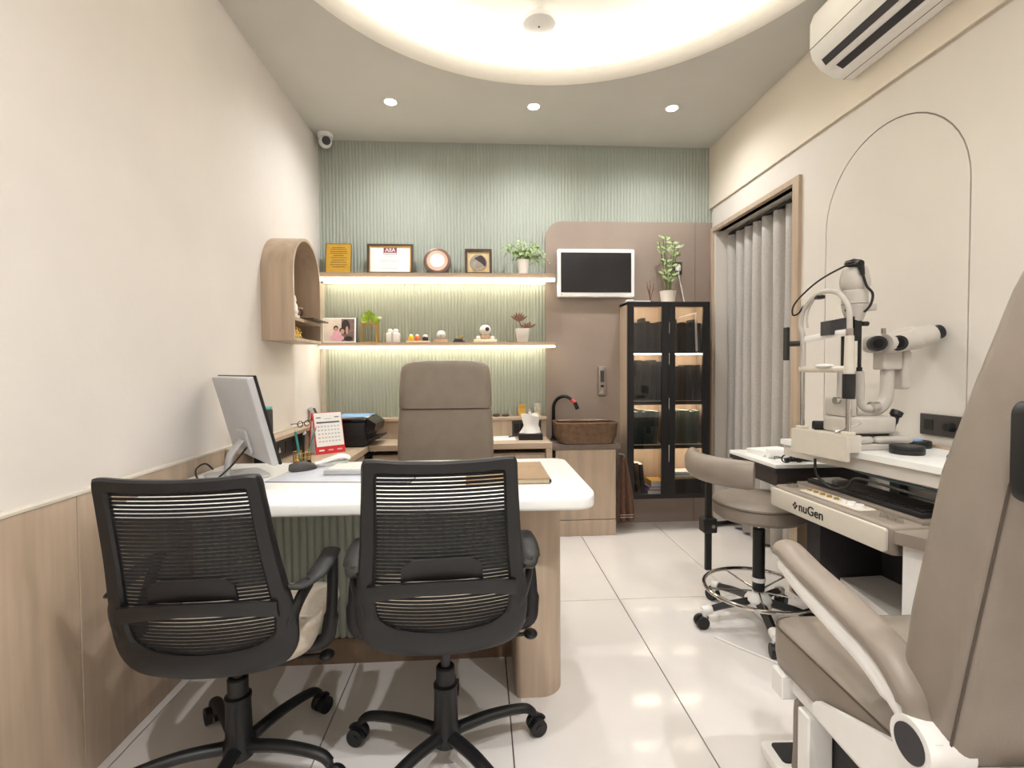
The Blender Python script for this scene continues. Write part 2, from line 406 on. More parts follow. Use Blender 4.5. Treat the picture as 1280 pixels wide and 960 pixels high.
acslot(onp(5, 6, .02), onp(5, 6, .10), .0, .9, 'seam', 'panel_seam', .0008)
acslot(onp(8, 9, .5), onp(8, 9, .54), .0, .9, 'seam', 'panel_seam', .0008)

# ------------------------------------------------------------------ curtain
def curtain():
    bm = BM(); y0, y1 = OY0+.008, OY1+.012; n = 220; rows = 14; folds = 8.2; grid = []
    for j in range(rows+1):
        z = .02 + (OZ-.045-.02)*j/rows; row = []
        for i in range(n+1):
            s = i/n; ph = s*folds*2*PI + .5*math.sin(s*9) + .18*math.sin(z*2.2+s*7); a = .036*(1-.12*math.sin(z*3+s*11))
            x = 1.855 + a*math.copysign(abs(math.sin(ph))**.7, math.sin(ph))
            row.append(bm.verts.new((x, y0+(y1-y0)*s + .006*math.cos(ph), z)))
        grid.append(row)
    for j in range(rows):
        for i in range(n): bm.faces.new((grid[j][i], grid[j][i+1], grid[j+1][i+1], grid[j+1][i]))
    return bm
c = obj('curtain', curtain(), 'curtain', ang=80)
md = c.modifiers.new('thickness', 'SOLIDIFY'); md.thickness = .003
tag(c, 'grey pleated floor-length curtain hanging in the timber doorway', 'curtain')
b = BM(); cyl(b, (1.855, OY0+.006, OZ-.022), (1.855, OY1+.016, OZ-.022), .011, seg=12)
tag(obj('curtain_rail', b, 'dgrey'), 'dark rail the grey curtain hangs from', 'rail')

# ------------------------------------------------------------------ shelves with LEDs
def shelf(z0, z1, label, lh):
    t = thing('wall_shelf', label, 'shelf', (0, 0, z0))
    obj('board', B(-1.14, .534, 3.53, 3.654, .006, z1-z0, .0015, 1), 'shelfw', t)
    obj('board_back', B(-1.14, .474, 3.652, 3.694, .006, z1-z0), 'shelfw', t)
    obj('led_strip', B(-1.135, .527, 3.522, 3.540, -.006, lh, .004, 2), 'led', t)
    obj('led_strip', B(-1.13, .47, 3.640, 3.652, -.002, .0065), 'led', t)
shelf(1.805, 1.857, 'upper brown wall shelf with a glowing strip under it', .016)
shelf(1.333, 1.367, 'lower brown wall shelf with a glowing strip under it', .006)
SU, SLO = 1.857, 1.367

# upper shelf items
def framed(name, label, cat, x0, x1, z0, h, y, fw_, m, depth=.018, lean=.12):
    t = thing(name, label, cat, ((x0+x1)/2, y, z0)); t.rotation_euler = (-lean, 0, 0); w_ = (x1-x0)/2
    if fw_ > 0:
        obj('frame', prism(BM(), [(-w_, 0), (w_, 0), (w_, h), (-w_, h)], (0, depth), holes=[[(-w_+fw_, fw_), (w_-fw_, fw_), (w_-fw_, h-fw_), (-w_+fw_, h-fw_)]], axis='y'), m, t, smooth=False)
    return t, w_
t, w_ = framed('award_plaque', 'gold engraved plaque standing next to the framed certificate', 'plaque', -1.105, -.925, SU, .222, 3.585, 0, 'dwood')
obj('backing', B(-w_, w_, .003, .02, 0, .222, .002, 1), 'dwood', t)
obj('gold_sheet', B(-w_+.006, w_-.002, -.001, .004, .0, .216, .001, 1), 'goldp', t)
for k, (s, a) in enumerate(((.5, .19), (.62, .178), (.66, .162), (.66, .148), (.4, .132), (.62, .118), (.5, .10), (.62, .084), (.66, .066), (.5, .05))):
    obj('engraved_line', B(-w_*s+.004, w_*s+.004, -.0018, -.0008, a-.0022, a+.0014), 'dwood', t, smooth=False)
t, w_ = framed('framed_certificate', 'white certificate with maroon emblem in a dark brown frame', 'certificate', -.814, -.487, SU, .222, 3.585, .016, 'dwood')
obj('inner_border', prism(BM(), [(-w_+.015, .012), (w_-.015, .012), (w_-.015, .208), (-w_+.015, .208)], (.002, .012), holes=[[(-w_+.023, .018), (w_-.023, .018), (w_-.023, .20), (-w_+.023, .20)]], axis='y'), 'gold', t, smooth=False)
obj('certificate_sheet', B(-w_+.02, w_-.02, .008, .013, .015, .204), 'paper', t, smooth=False)
em = obj('emblem', B(-.047, .047, .0068, .0082, .148, .196), 'maroon', t, smooth=False)
text('emblem_letters', 'AIIA', .042, 'paper', em, (0, .0064, .178), sx=.95)
obj('emblem_band', B(-.044, .044, .0062, .0072, .151, .158), 'paper', em, smooth=False)
for a, s in ((.138, .045), (.131, .03), (.112, .07), (.102, .085), (.092, .07), (.07, .05), (.045, .06)):
    obj('printed_line', B(-s*.9, s*.9, .0070, .0082, a-.0014, a+.0014), 'inkl', t, smooth=False)
# plate on stand
t = thing('award_plate', 'round bronze-rimmed award plate with a bright disc on a stand', 'award plate', (-.316, 3.60, SU)); t.rotation_euler = (-.15, 0, 0)
def ydisc(bm, prof, cz, cx=0):
    rr = [[Vector((cx+r*math.cos(2*PI*i/36), y, cz+r*math.sin(2*PI*i/36))) for i in range(36)] for r, y in prof]; return ring_loft(bm, rr)
M['bronze'] = mat('bronze_rim', (112, 88, 78), .35, metal=.4, noise=.05)
obj('outer_rim', ydisc(BM(), [(.096, .022), (.100, .014), (.098, .004), (.088, 0), (.07, .004)], .104), 'bronze', t)
M['rose'] = mat('rose_metal', (214, 178, 158), .3, metal=.5, noise=.03)
obj('ring', ydisc(BM(), [(.078, .008), (.076, -.002), (.062, -.004), (.05, .002)], .104), 'rose', t)
M['ivory'] = mat('ivory_disc', (252, 246, 232), .25, noise=.01)
obj('disc', ydisc(BM(), [(.054, .004), (.052, -.005), (.002, -.006)], .104), 'ivory', t)
obj('stand', prism(BM(), [(-.085, 0), (-.045, 0), (-.03, .012), (.03, .012), (.045, 0), (.085, 0), (.07, .034), (.03, .016), (-.03, .016), (-.07, .034)], (-.012, .03), axis='y'), 'dwood', t)
# small shadow box
t, w_ = framed('shadow_box', 'small square dark frame holding a silver medallion', 'picture frame', -.117, .079, SU, .188, 3.59, .018, 'dwood', .02, .06)
obj('mount_card', B(-w_+.016, w_-.016, .010, .016, .014, .176), mat('tan_card', (206, 184, 140), .7, noise=.04), t, smooth=False)
md_ = obj('medallion', ydisc(BM(), [(.062, .0105), (.060, .004), (.002, .003)], .088), mat('silver_medal', (150, 142, 134), .4, metal=.4, noise=.12, nscale=25), t)
obj('dark_relief', prism(BM(), [(-.03, .12)] + arc(0, .088, .055, 75, -30, 12) + [(.02, .085)], (.0015, .0035), axis='y'), 'hair', md_)
obj('nameplate', B(-.05, .05, .008, .0105, .022, .03), 'gold', t, smooth=False)

def pot(t, r0, r1, h, m='ceramic', soil=True):
    b = BM(); lathe(b, [(r0*.9, 0), (r0, .004), (r1, h-.006), (r1+.002, h), (r1-.004, h), (r1-.006, h-.012), (.002, h-.013)], seg=28); p = obj('pot', b, m, t)
    return p
rnd = random.Random(3)
t = thing('potted_vine', 'white pot of trailing green vine on the upper shelf', 'potted plant', (.306, 3.60, SU))
pot(t, .034, .042, .108)
b = BM(); s = BM()
for k in range(34):
    a = rnd.uniform(0, 2*PI); sp = rnd.uniform(.02, .19); hh = rnd.uniform(.13, .235) if sp < .12 else rnd.uniform(.09, .22)
    dx, dy = math.cos(a)*sp, math.sin(a)*sp*.25-.015
    drop = .0 if sp < .11 else rnd.uniform(.02, .10)
    path = spline([(0, 0, .095), (dx*.4, dy*.4, hh*.85), (dx*.8, dy*.8, hh), (dx, dy, max(.02, hh-drop))], 5)
    tube(s, path, .0012, 5)
    for q in range(4, len(path), 2):
        d = Vector((rnd.uniform(-1, 1), rnd.uniform(-1, .2), rnd.uniform(-.5, .8))); leaf(b, path[q], d, (0, -1, .3), rnd.uniform(.02, .034), rnd.uniform(.012, .02))
stuff(obj('leaves', b, 'leafv', t)); stuff(obj('stems', s, 'stem', t))

# lower shelf items
t, w_ = framed('photo_frame', 'white bordered family photo print leaning beside the arched niche', 'photo', -1.125, -.888, SLO, .182, 3.575, 0, 'dwood', lean=.1)
obj('backing', B(-w_, w_, .004, .014, 0, .182, .001, 1), 'dgrey', t)
obj('photo_print', B(-w_, w_-.006, .001, .0045, .0, .18), 'paper', t, smooth=False)
M['pbg'] = mat('photo_backdrop', (220, 206, 192), .7, noise=.06, nscale=12); M['pbd'] = mat('photo_dark_backdrop', (120, 104, 100), .7, noise=.15, nscale=30)
obj('photo_image', B(-w_+.006, .01, -.0002, .0012, .012, .172), 'pbg', t, smooth=False); obj('photo_image', B(.01, w_-.018, -.0002, .0012, .012, .172), 'pbd', t, smooth=False)
def blob(cx, cz, rx, rz, y, m, n=18, name='printed_figure'):
    obj(name, prism(BM(), [(cx+rx*math.cos(2*PI*k/n), cz+rz*math.sin(2*PI*k/n)) for k in range(n)], (y-.0006, y), axis='y'), m, t, smooth=False)
blob(-.02, .036, .05, .024, -.0005, 'pink'); blob(-.022, .065, .026, .026, -.001, 'pink'); blob(-.028, .105, .017, .019, -.0008, 'hair'); blob(-.027, .098, .012, .014, -.0014, 'skin')
blob(.04, .115, .03, .052, -.0008, 'hair'); blob(.018, .082, .014, .017, -.0014, 'skin'); blob(.012, .09, .016, .018, -.0009, 'hair'); blob(.05, .09, .01, .03, -.0014, 'skin'); blob(.06, .03, .03, .018, -.0006, 'hair')
# gold vase
t = thing('wire_vase', 'gold wire cage vase with a bright lime green plant', 'vase', (-.80, 3.60, SLO))
for sx in (-1, 1):
    for sy in (-1, 1):
        obj('cage_bar', B(sx*.052-.004, sx*.052+.004, sy*.03-.004, sy*.03+.004, 0, .142), 'gold', t, smooth=False)
for z in (.0, .134):
    obj('cage_ring', prism(BM(), [(-.058, -.036), (.058, -.036), (.058, .036), (-.058, .036)], (z, z+.009), holes=[[(-.05, -.028), (.05, -.028), (.05, .028), (-.05, .028)]]), 'gold', t, smooth=False)
b = BM(); lathe(b, [(.014, .012), (.018, .02), (.018, .12), (.013, .135), (.015, .14)], seg=18, cap=False); obj('glass_tube', b, 'gclear', t)
for k, (dx, dz, L, W) in enumerate(((-.04, .01, .05, .05), (-.03, .035, .05, .045), (0, .05, .055, .055), (.03, .035, .05, .045), (.05, .012, .06, .04), (.075, -.002, .05, .045), (-.01, .02, .05, .05), (.02, .015, .05, .045))):
    b = BM(); base = Vector((dx*.4, -.006*(k % 3), .15+dz*.6)); leaf(b, base, (dx*1.4, -.03-.01*(k % 2), dz+.015), (0, -1, .4), L, W, .15)
    tube(b, [(0, 0, .06), (0, 0, .13), base], .0016, 5); obj('leaf', b, 'leafl', t)
b = BM(); lathe(b, [(.001, 0), (.014, .006), (.016, .014), (.001, .022)], (.078, -.03, .165), 14); obj('bud', b, mat('pale_bud', (224, 232, 200), .5, noise=.03), t)
# gift ornament
t = thing('gift_ornament', 'white ceramic gift box ornament with a bow', 'ornament', (-.636, 3.60, SLO))
obj('box', slab(BM(), rrect(-.047, .047, -.03, .03, .008), 0, .072, .008), 'ceramic', t)
obj('ribbon', B(-.008, .008, -.033, .033, 0, .074), 'silver', t)
for s_ in (-1, 1):
    b = BM(); ball(b, (s_*.02, 0, .085), .02, (1, .55, .8), 14); obj('bow_loop', b, 'ceramic', t)
# trio
t = thing('figurine_trio', 'three little yellow, orange and grey figurines on one pale base', 'ornament', (-.458, 3.60, SLO))
obj('base', B(-.083, .083, -.022, .022, 0, .014, .002, 1), mat('pale_wood', (226, 196, 156), .5, noise=.05), t)
for dx, m1, m2, sh in ((-.05, 'yellow', 'ceramic', 1), (-.005, 'orange', 'ceramic', 1), (.052, 'dgrey', 'ceramic', 0)):
    b = BM(); lathe(b, [(.018, 0), (.021, .012), (.018, .03), (.008, .042)], (dx, 0, .014), 18); f_ = obj('figure', b, m1, t)
    b = BM(); ball(b, (dx, 0, .05 if sh else .046), .013 if sh else .02, (1, 1, 1 if sh else .7), 14); obj('head', b, m2, f_)
# snow globe
t = thing('glass_globe', 'clear globe ornament on a small pale wooden block', 'ornament', (-.292, 3.60, SLO))
obj('block', B(-.048, .048, -.024, .024, 0, .024, .002, 1), mat('pink_wood', (204, 166, 138), .5, noise=.05), t)
b = BM(); ball(b, (0, 0, .056), .034, seg=22); obj('globe', b, mat('frosted_globe', (228, 224, 216), .12, noise=.05, nscale=25), t)
b = BM(); ball(b, (.002, -.024, .054), .014, (1, .8, 1), 12); obj('core', b, 'silver', t)
# toy
t = thing('toy_cannon', 'tiny black and gold model on a dark base', 'ornament', (-.165, 3.60, SLO))
obj('base', B(-.043, .043, -.02, .02, 0, .012, .002, 1), 'black', t)
obj('body', slab(BM(), rrect(-.034, .03, -.012, .012, .006), .012, .03, .005), 'dgrey', t)
b = BM(); cyl(b, (-.03, 0, .036), (.022, 0, .038), .0035, seg=10); obj('barrel', b, 'gold', t)
b = BM(); ball(b, (.025, 0, .042), .010, seg=12); obj('knob', b, 'gold', t)
# eyeball figurine
t = thing('robot_figurine', 'cream round-headed figurine sitting on a white plinth', 'ornament', (.027, 3.60, SLO))
obj('plinth', B(-.084, .084, -.028, .028, 0, .024, .003, 2), mat('cream_gloss', (240, 230, 200), .35, noise=.02), t)
for s_ in (-1, 1):
    b = BM(); ball(b, (s_*.05, -.004, .034), .02, (.9, .8, .8), 14); obj('foot', b, 'ceramic', t)
b = BM(); ball(b, (0, 0, .042), .032, (1, .7, .6), 16); obj('body', b, 'rose', t)
b = BM(); ball(b, (0, 0, .092), .042, (1, .8, .9), 20); h_ = obj('head', b, 'ceramic', t)
b = BM(); ball(b, (.014, -.032, .096), .015, (1, .5, 1), 14); obj('eye', b, 'hair', h_)
# succulent
t = thing('potted_succulent', 'white square pot with bronze spiky succulent', 'potted plant', (.298, 3.60, SLO))
obj('pot', ring_loft(BM(), [[Vector((p[0]*s_, p[1]*s_, z)) for p in rrect(-.05, .05, -.05, .05, .012)] for s_, z in ((.68, 0), (.74, .004), (1, .094), (1.0, .1), (.9, .1), (.88, .09))]), 'ceramic', t)
for (bx, n, zz, L) in ((-.004, 7, .155, .075), (.03, 4, .105, .05), (.055, 3, .11, .055)):
    b = BM(); tube(b, spline([(.0, 0, .088), (bx*.6-.006, 0, zz*.75), (bx-.02 if n == 7 else bx, 0, zz)], 4), .005, 6); st = obj('stalk', b, 'leafb', t)
    for k in range(n):
        a = (k/(n-1)-.5)*2.0; lb = BM(); leaf(lb, (bx-.02 if n == 7 else bx, -.003*(k % 2), zz-.004), (math.sin(a)*.9, -.15+.1*(k % 3), math.cos(a)), (0, -1, .2), L*(1-.1*(k % 2)), .016, .1); obj('leaf', lb, 'leafb', st)

# ------------------------------------------------------------------ arched niche on left wall
NY0, NY1, NZ0, NZT, ND = 2.705, 3.155, 1.335, 1.925, .17
t = thing('arched_niche', 'oak arched display niche box fixed to the plain white wall', 'niche shelf', (XL, 0, 0))
op = arch(NY0, NY1, NZT, NZ0, 28); ip = arch(NY0+.016, NY1-.016, NZT-.016, NZ0+.016, 28)
obj('shell', prism(BM(), op, (.0, ND), holes=[ip], axis='x'), 'wood', t, ang=25)
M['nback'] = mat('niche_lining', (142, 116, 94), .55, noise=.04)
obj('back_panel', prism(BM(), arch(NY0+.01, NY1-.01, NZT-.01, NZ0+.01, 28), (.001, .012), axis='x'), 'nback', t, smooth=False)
obj('inner_shelf', B(.01, ND-.004, NY0+.014, NY1-.014, 1.445, 1.462), 'wood', t)
obj('sliding_tray', B(ND*.3, ND+.05, NY0+.16, NY1-.02, 1.463, 1.470), 'dwood', t)
t = thing('deity_figurine', 'small cream and bronze statue inside the arched niche', 'statue', (XL+.13, 2.80, 1.4625))
b = BM(); lathe(b, [(.034, 0), (.036, .012), (.022, .02), (.03, .035), (.024, .07), (.016, .085), (.02, .098), (.016, .12), (.004, .14)], seg=18); obj('body', b, 'ceramic', t)
b = BM(); tube(b, spline([(.02, .0, .05), (.034, .03, .055), (.03, .06, .04), (.02, .07, .02)], 4), .008, 8); obj('ornament', b, 'bronze', t)
t = thing('idol_group', 'row of tiny gilt idols in the low slot of the arched niche', 'ornament', (XL+.12, 2.80, 1.3515))
obj('tray', B(-.03, .03, -.05, .12, 0, .006), 'dwood', t)
for k in range(4):
    b = BM(); lathe(b, [(.013, 0), (.014, .01), (.009, .02), (.012, .034), (.007, .042), (.008, .052), (.002, .062)], (.012, -.03+k*.038, .006), 12); obj('idol', b, 'gold' if k % 2 else 'amber', t)

# ------------------------------------------------------------------ L-shaped worktop, backsplash ledge, base cabinets
CZ = .67
t = thing('worktop', 'oak L-shaped worktop carrying the printer and calendar', 'worktop', (0, 0, 0))
obj('long_run', B(-1.143, -.757, 2.262, 3.62, CZ-.04, CZ, .002, 1), 'woody', t)
obj('cross_run', B(-.755, .474, 3.318, 3.62, CZ-.04, CZ, .002, 1), 'woodh', t)
t = thing('splash_ledge', 'oak upstand with a narrow ledge behind the worktop', 'ledge', (0, 0, 0))
obj('upstand', B(-1.143, -1.118, 2.262, 3.62, CZ, .80), 'wood', t)
obj('upstand', B(-1.143, .474, 3.621, 3.69, CZ-.03, .80), 'wood', t)
obj('ledge_top', B(-1.143, -1.075, 2.262, 3.60, .80, .822, .002, 1), 'woody', t)
obj('ledge_top', B(-1.143, .474, 3.60, 3.692, .80, .822, .002, 1), 'woodh', t)
def base_cabinet(x0, x1, label, y0=3.34):
    t = thing('base_cabinet', label, 'cabinet', ((x0+x1)/2, 3.5, 0), 0, 'oak base cabinets under the worktop'); h = (x1-x0)/2
    obj('body', B(-h, h, y0-3.48, .12, .0, .595), 'wood', t); 
    for k, (z0, z1) in enumerate(((.42, .585), (.06, .41))):
        d = obj('drawer', B(-h+.004, h-.004, y0-3.5, y0-3.482, z0, z1, .0015, 1), 'wood', t); obj('pull', B(-.06, .06, y0-3.508, y0-3.5, z1-.02, z1-.012), 'dgrey', d)
base_cabinet(-.74, -.15, 'oak drawer cabinet tucked in the corner of the worktop')
base_cabinet(-.148, .43, 'oak drawer cabinet beside the sink unit')
tag(obj('end_panel', B(.433, .474, 3.322, 3.60, 0, CZ-.041), 'wood'), 'narrow upright oak end panel beside the sink unit', 'panel')
t = thing('side_cabinet', 'oak cabinet under the worktop below the red calendar', 'cabinet', (-.96, 2.9, 0))
obj('body', B(-.18, .17, -.62, .40, 0, CZ-.042), 'wood', t)
for k in range(2): obj('door', B(.171, .186, -.61+k*.5, -.13+k*.5, .05, CZ-.06), 'wood', t)

# sink unit
t = thing('sink_cabinet', 'oak sink cabinet with plinth and dark stone top', 'cabinet', (.72, 3.5, 0))
obj('body', B(-.21, .20, -.09, .15, .0, .60), 'wood', t)
obj('door', B(-.212, .212, -.112, -.092, .115, .605, .002, 1), 'wood', t)
obj('plinth', B(-.212, .212, -.116, -.09, .0, .11, .002, 1), 'wood', t)
obj('stone_top', B(-.243, .245, -.117, .153, .607, .645, .003, 2), 'stone', t)
t = thing('vessel_sink', 'rectangular hammered copper basin with a rounded rim', 'sink', (.73, 3.475, .645))
def rl(sx, sy, r): return rrect(-sx, sx, -sy, sy, r, 8)
R_ = [(.165, .085, .05, .0), (.19, .10, .055, .006), (.212, .113, .05, .05), (.218, .12, .045, .14), (.224, .124, .045, .148), (.222, .122, .045, .154), (.208, .108, .04, .154), (.20, .10, .04, .145)]
obj('bowl', ring_loft(BM(), [[Vector((p[0], p[1], z)) for p in rl(a, b_, c_)] for a, b_, c_, z in R_], cap=False), 'copper', t)
R2 = [(.20, .10, .04, .147), (.19, .095, .04, .05), (.15, .07, .04, .012)]
b = ring_loft(BM(), [[Vector((p[0], p[1], z)) for p in rl(a, b_, c_)] for a, b_, c_, z in R2], cap=False)
vs = [b.verts.new((p[0], p[1], .012)) for p in rl(.15, .07, .04)]; b.faces.new(vs); obj('inside', b, 'copperd', t)
t = thing('faucet', 'black gooseneck faucet with a red ring at the spout', 'faucet', (.528, 3.6265, .645))
b = BM(); lathe(b, [(.026, 0), (.026, .006), (.017, .012), (.016, .03)], seg=20); obj('base', b, 'blackg', t)
arcp = [(0, 0, .02), (0, 0, .24)] + [(.075-.075*math.cos(a), -.05*(1-math.cos(a))*.5, .24+.085*math.sin(a)) for a in [k*PI/12 for k in range(1, 10)]]
b = BM(); tube(b, arcp, .0125, 14); obj('neck', b, 'blackg', t)
e0 = Vector(arcp[-1]); e1 = e0 + (Vector(arcp[-1])-Vector(arcp[-2])).normalized()*.03
b = BM(); cyl(b, e0, e1, .0142, seg=16); obj('red_ring', b, 'redlight', t)
e2 = e1 + Vector((.02, -.008, -.05)); b = BM(); cyl(b, e1, e2, .014, .0155, 16); obj('spout', b, 'blackg', t)
b = BM(); cyl(b, (.012, -.012, .05), (.05, -.02, .062), .005, seg=10); obj('lever', b, 'blackg', t)
# towel
def towel():
    bm = BM(); rows = 16; n = 26; G_ = []
    for j in range(rows+1):
        s = j/rows; z = .54 - s*.46; hw = .012 + .05*min(1, s*1.6)**.7; row = []
        for i in range(n+1):
            u = i/n*2-1; row.append(bm.verts.new((1.0+.02*s+u*hw, 3.43 + .014*math.sin(u*8+s)*(.3+s), z + .012*u*s)))
        G_.append(row)
    for j in range(rows):
        for i in range(n): bm.faces.new((G_[j][i], G_[j][i+1], G_[j+1][i+1], G_[j+1][i]))
    return bm
t = thing('hand_towel', 'brown hand towel hanging between sink cabinet and glass cabinet', 'towel', (0, 0, 0))
o = obj('cloth', towel(), 'towel', t); m_ = o.modifiers.new('thick', 'SOLIDIFY'); m_.thickness = .006
for z in (.118, .135): obj('stripe', B(.968, 1.066, 3.405, 3.408, z-.0015, z+.0015), 'beige', t, smooth=False)
b = BM(); tube(b, [(.966, 3.44, .565), (.985, 3.44, .565), (1.002, 3.435, .56), (1.003, 3.43, .535)], .004, 8); tag(obj('towel_hook', b, 'steel'), 'small metal hook carrying the brown towel', 'hook')

# ------------------------------------------------------------------ wall-mounted screen and wall devices
t = thing('wall_screen', 'wall screen with white frame and dark display on taupe panel', 'screen', (.846, 3.655, 1.70))
obj('housing', slab(BM(), rrect(-.288, .288, 0, .352, .012), -.05, -.012, .006, 'y'), 'whitep', t)
obj('display', B(-.262, .262, -.0525, -.049, .034, .325), 'screen', t, smooth=False)
obj('button', B(-.262, -.254, -.052, -.05, .014, .02), 'dgrey', t)
obj('bracket', B(-.08, .08, -.013, -.0005, .10, .25), 'black', t)
t = thing('access_reader', 'slim silver keypad reader fixed to the taupe panel', 'reader', (.897, 3.655, .972))
obj('body', slab(BM(), rrect(-.028, .028, 0, .217, .006), -.022, -.0005, .004, 'y'), 'steel', t)
obj('window', B(-.014, .014, -.0235, -.0215, .10, .185), 'dgrey', t); obj('sensor', B(-.012, .012, -.0235, -.0215, .062, .078), 'blackg', t)
obj('rim', B(-.02, .02, -.0232, -.0218, .196, .206), 'chrome', t); obj('grip', B(-.008, .01, -.026, -.0215, .015, .045, .002, 1), 'chrome', t)
t = thing('wall_socket', 'black wall socket with a white plug and cord above the cabinet', 'socket', (1.473, 3.655, 1.878))
obj('plate', B(-.037, .037, -.01, -.0005, 0, .092, .003, 2), 'plate', t)
obj('plug', B(-.018, .016, -.04, -.0095, .02, .062, .006, 2), 'whitep', t)
b = BM(); tube(b, spline([(0, -.035, .03), (.002, -.04, -.03), (.018, -.05, -.12), (.03, -.06, -.2), (.028, -.08, -.2265)], 6), .004, 8); obj('cord', b, 'whitep', t)
def switch(name, label, x0, x1, y, z0, z1):
    t = thing(name, label, 'switch plate', ((x0+x1)/2, y, z0)); w_ = (x1-x0)/2
    obj('plate', B(-w_, w_, -.008, -.0005, 0, z1-z0, .002, 1), 'plate', t)
    n = max(2, int((x1-x0)/.05))
    for k in range(n): obj('rocker', B(-w_+.012+k*(2*w_-.02)/n, -w_+.004+(k+1)*(2*w_-.02)/n, -.0105, -.0075, .02, z1-z0-.02, .001, 1), 'black', t)
switch('switch_plate', 'dark switch plate on the upstand behind the tissue box', .219, .433, 3.621, .680, .792)
t = thing('switch_plate', 'dark switch plate on the upstand behind the pen cup', 'switch plate', (-1.118, 2.80, .683))
obj('plate', B(.0005, .008, -.18, .34, 0, .11, .002, 1), 'plate', t)
for k in range(5): obj('rocker', B(.0075, .011, -.165+k*.1, -.085+k*.1, .02, .09, .001, 1), 'black', t)
obj('indicator', prism(BM(), [(-.06, .04), (-.03, .04), (-.045, .07)], (.0105, .012), axis='x'), 'silver', t)

# ------------------------------------------------------------------ glass book cabinet
CX0, CX1, CY0, CY1, CZ0, CZ1 = 1.036, 1.636, 3.452, 3.654, .233, 1.646
t = thing('book_cabinet', 'tall black framed glass door cabinet full of dark books', 'cabinet', (0, 0, 0))
obj('side_panel', B(CX0, CX0+.018, CY0+.022, CY1, CZ0, CZ1), 'wood', t); obj('side_panel', B(CX1-.018, CX1, CY0+.022, CY1, CZ0, CZ1), 'wood', t)
obj('top_panel', B(CX0, CX1, CY0+.022, CY1, CZ1-.018, CZ1), 'wood', t); obj('bottom_panel', B(CX0, CX1, CY0+.022, CY1, CZ0, CZ0+.018), 'wood', t)
obj('back_panel', B(CX0+.018, CX1-.018, CY1-.012, CY1-.002, CZ0+.018, CZ1-.018), 'wood', t)
obj('divider', B(1.328, 1.344, CY0+.024, CY1-.012, CZ0+.018, CZ1-.018), 'wood', t)
SH = [.617, .935, 1.292]
for z in SH:
    s_ = obj('inner_shelf', B(CX0+.018, CX1-.018, CY0+.030, CY1-.012, z-.014, z), 'wood', t); obj('shelf_edge', B(CX0+.018, CX1-.018, CY0+.021, CY0+.030, z-(.014 if z > 1.2 else .026), z), 'black', t)
for z in SH + [CZ1-.018]:
    zz = z-.014 if z in SH else z
    for xa, xb in ((1.07, 1.32), (1.352, 1.61)):
        obj('led_strip', B(xa, xb, CY0+.034, CY0+.044, zz-.007, zz-.0005), 'ledc', t)
for x0, x1 in ((CX0, 1.3345), (1.3375, CX1)):
    d = obj('door', prism(BM(), [(x0, CZ0), (x1, CZ0), (x1, CZ1), (x0, CZ1)], (CY0, CY0+.02), holes=[[(x0+.045, CZ0+.03), (x1-.05, CZ0+.03), (x1-.05, CZ1-.035), (x0+.045, CZ1-.035)]], axis='y'), 'black', t, smooth=False)
    obj('glass_pane', B(x0+.04, x1-.045, CY0+.008, CY0+.012, CZ0+.025, CZ1-.03), 'gdark', d, smooth=False)
b = BM()
for z0, z1 in ((.5, .62), (.88, .96), (1.2, 1.28), (1.42, 1.5)): cyl(b, (1.336, CY0-.004, z0), (1.336, CY0-.004, z1), .003, seg=8)
obj('edge_pull', b, 'chrome', t)
# books
BC = [(38, 40, 42), (30, 30, 34), (44, 48, 46), (26, 30, 32), (40, 34, 34), (52, 46, 42)]
BCG = [(44, 58, 50), (38, 50, 46), (54, 66, 58), (34, 44, 42)]
bmats = {}
def bmat(c):
    if c not in bmats: bmats[c] = mat('book_cover', c, .55, noise=.06, nscale=20)
    return bmats[c]
rb = random.Random(11)
rows = [(CZ0+.018, 'bottom'), (SH[0], 'third'), (SH[1], 'second'), (SH[2], 'top')]
def book(x, z, w_, h, d, c, lean, label, group):
    t = thing('book', label, 'book', (x, CY0+.06, z), 0, group)
    t.rotation_euler = (0, lean, 0)
    ho = math.sin(abs(lean))*w_; t.location.z = z + (0 if lean <= 0 else ho) + .0005
    obj('cover', B(0, w_, 0, d, 0, h, .0015, 1), bmat(c), t); obj('pages', B(.003, w_-.003, .004, d+.0004, h-.0008, h+.0004), 'paper', t)
    if rb.random() < .5: obj('spine_band', B(-.0002, w_+.0002, -.0006, .0004, h*.72, h*.78), 'plate', t)
BN = {(38, 40, 42): 'slate grey', (30, 30, 34): 'near-black', (44, 48, 46): 'greenish grey', (26, 30, 32): 'blue-black', (40, 34, 34): 'maroon-black', (52, 46, 42): 'dark brown', (44, 58, 50): 'deep', (38, 50, 46): 'blackish', (54, 66, 58): 'dull', (34, 44, 42): 'bluish'}
def fill(x0, x1, z, hs, cols, label, group, lean=0, wr_=(.022, .038), stop=None):
    x = x0 + .002; x1 -= (.022 if lean else 0)
    while x < x1-.04:
        w_ = rb.uniform(*wr_); h = rb.uniform(*hs)
        cc = rb.choice(cols); book(x, z, w_, h, .12, cc, lean, label.replace('dark', BN.get(cc, 'dark'), 1), group); x += w_ + .0015 + (abs(math.sin(lean))*.004)
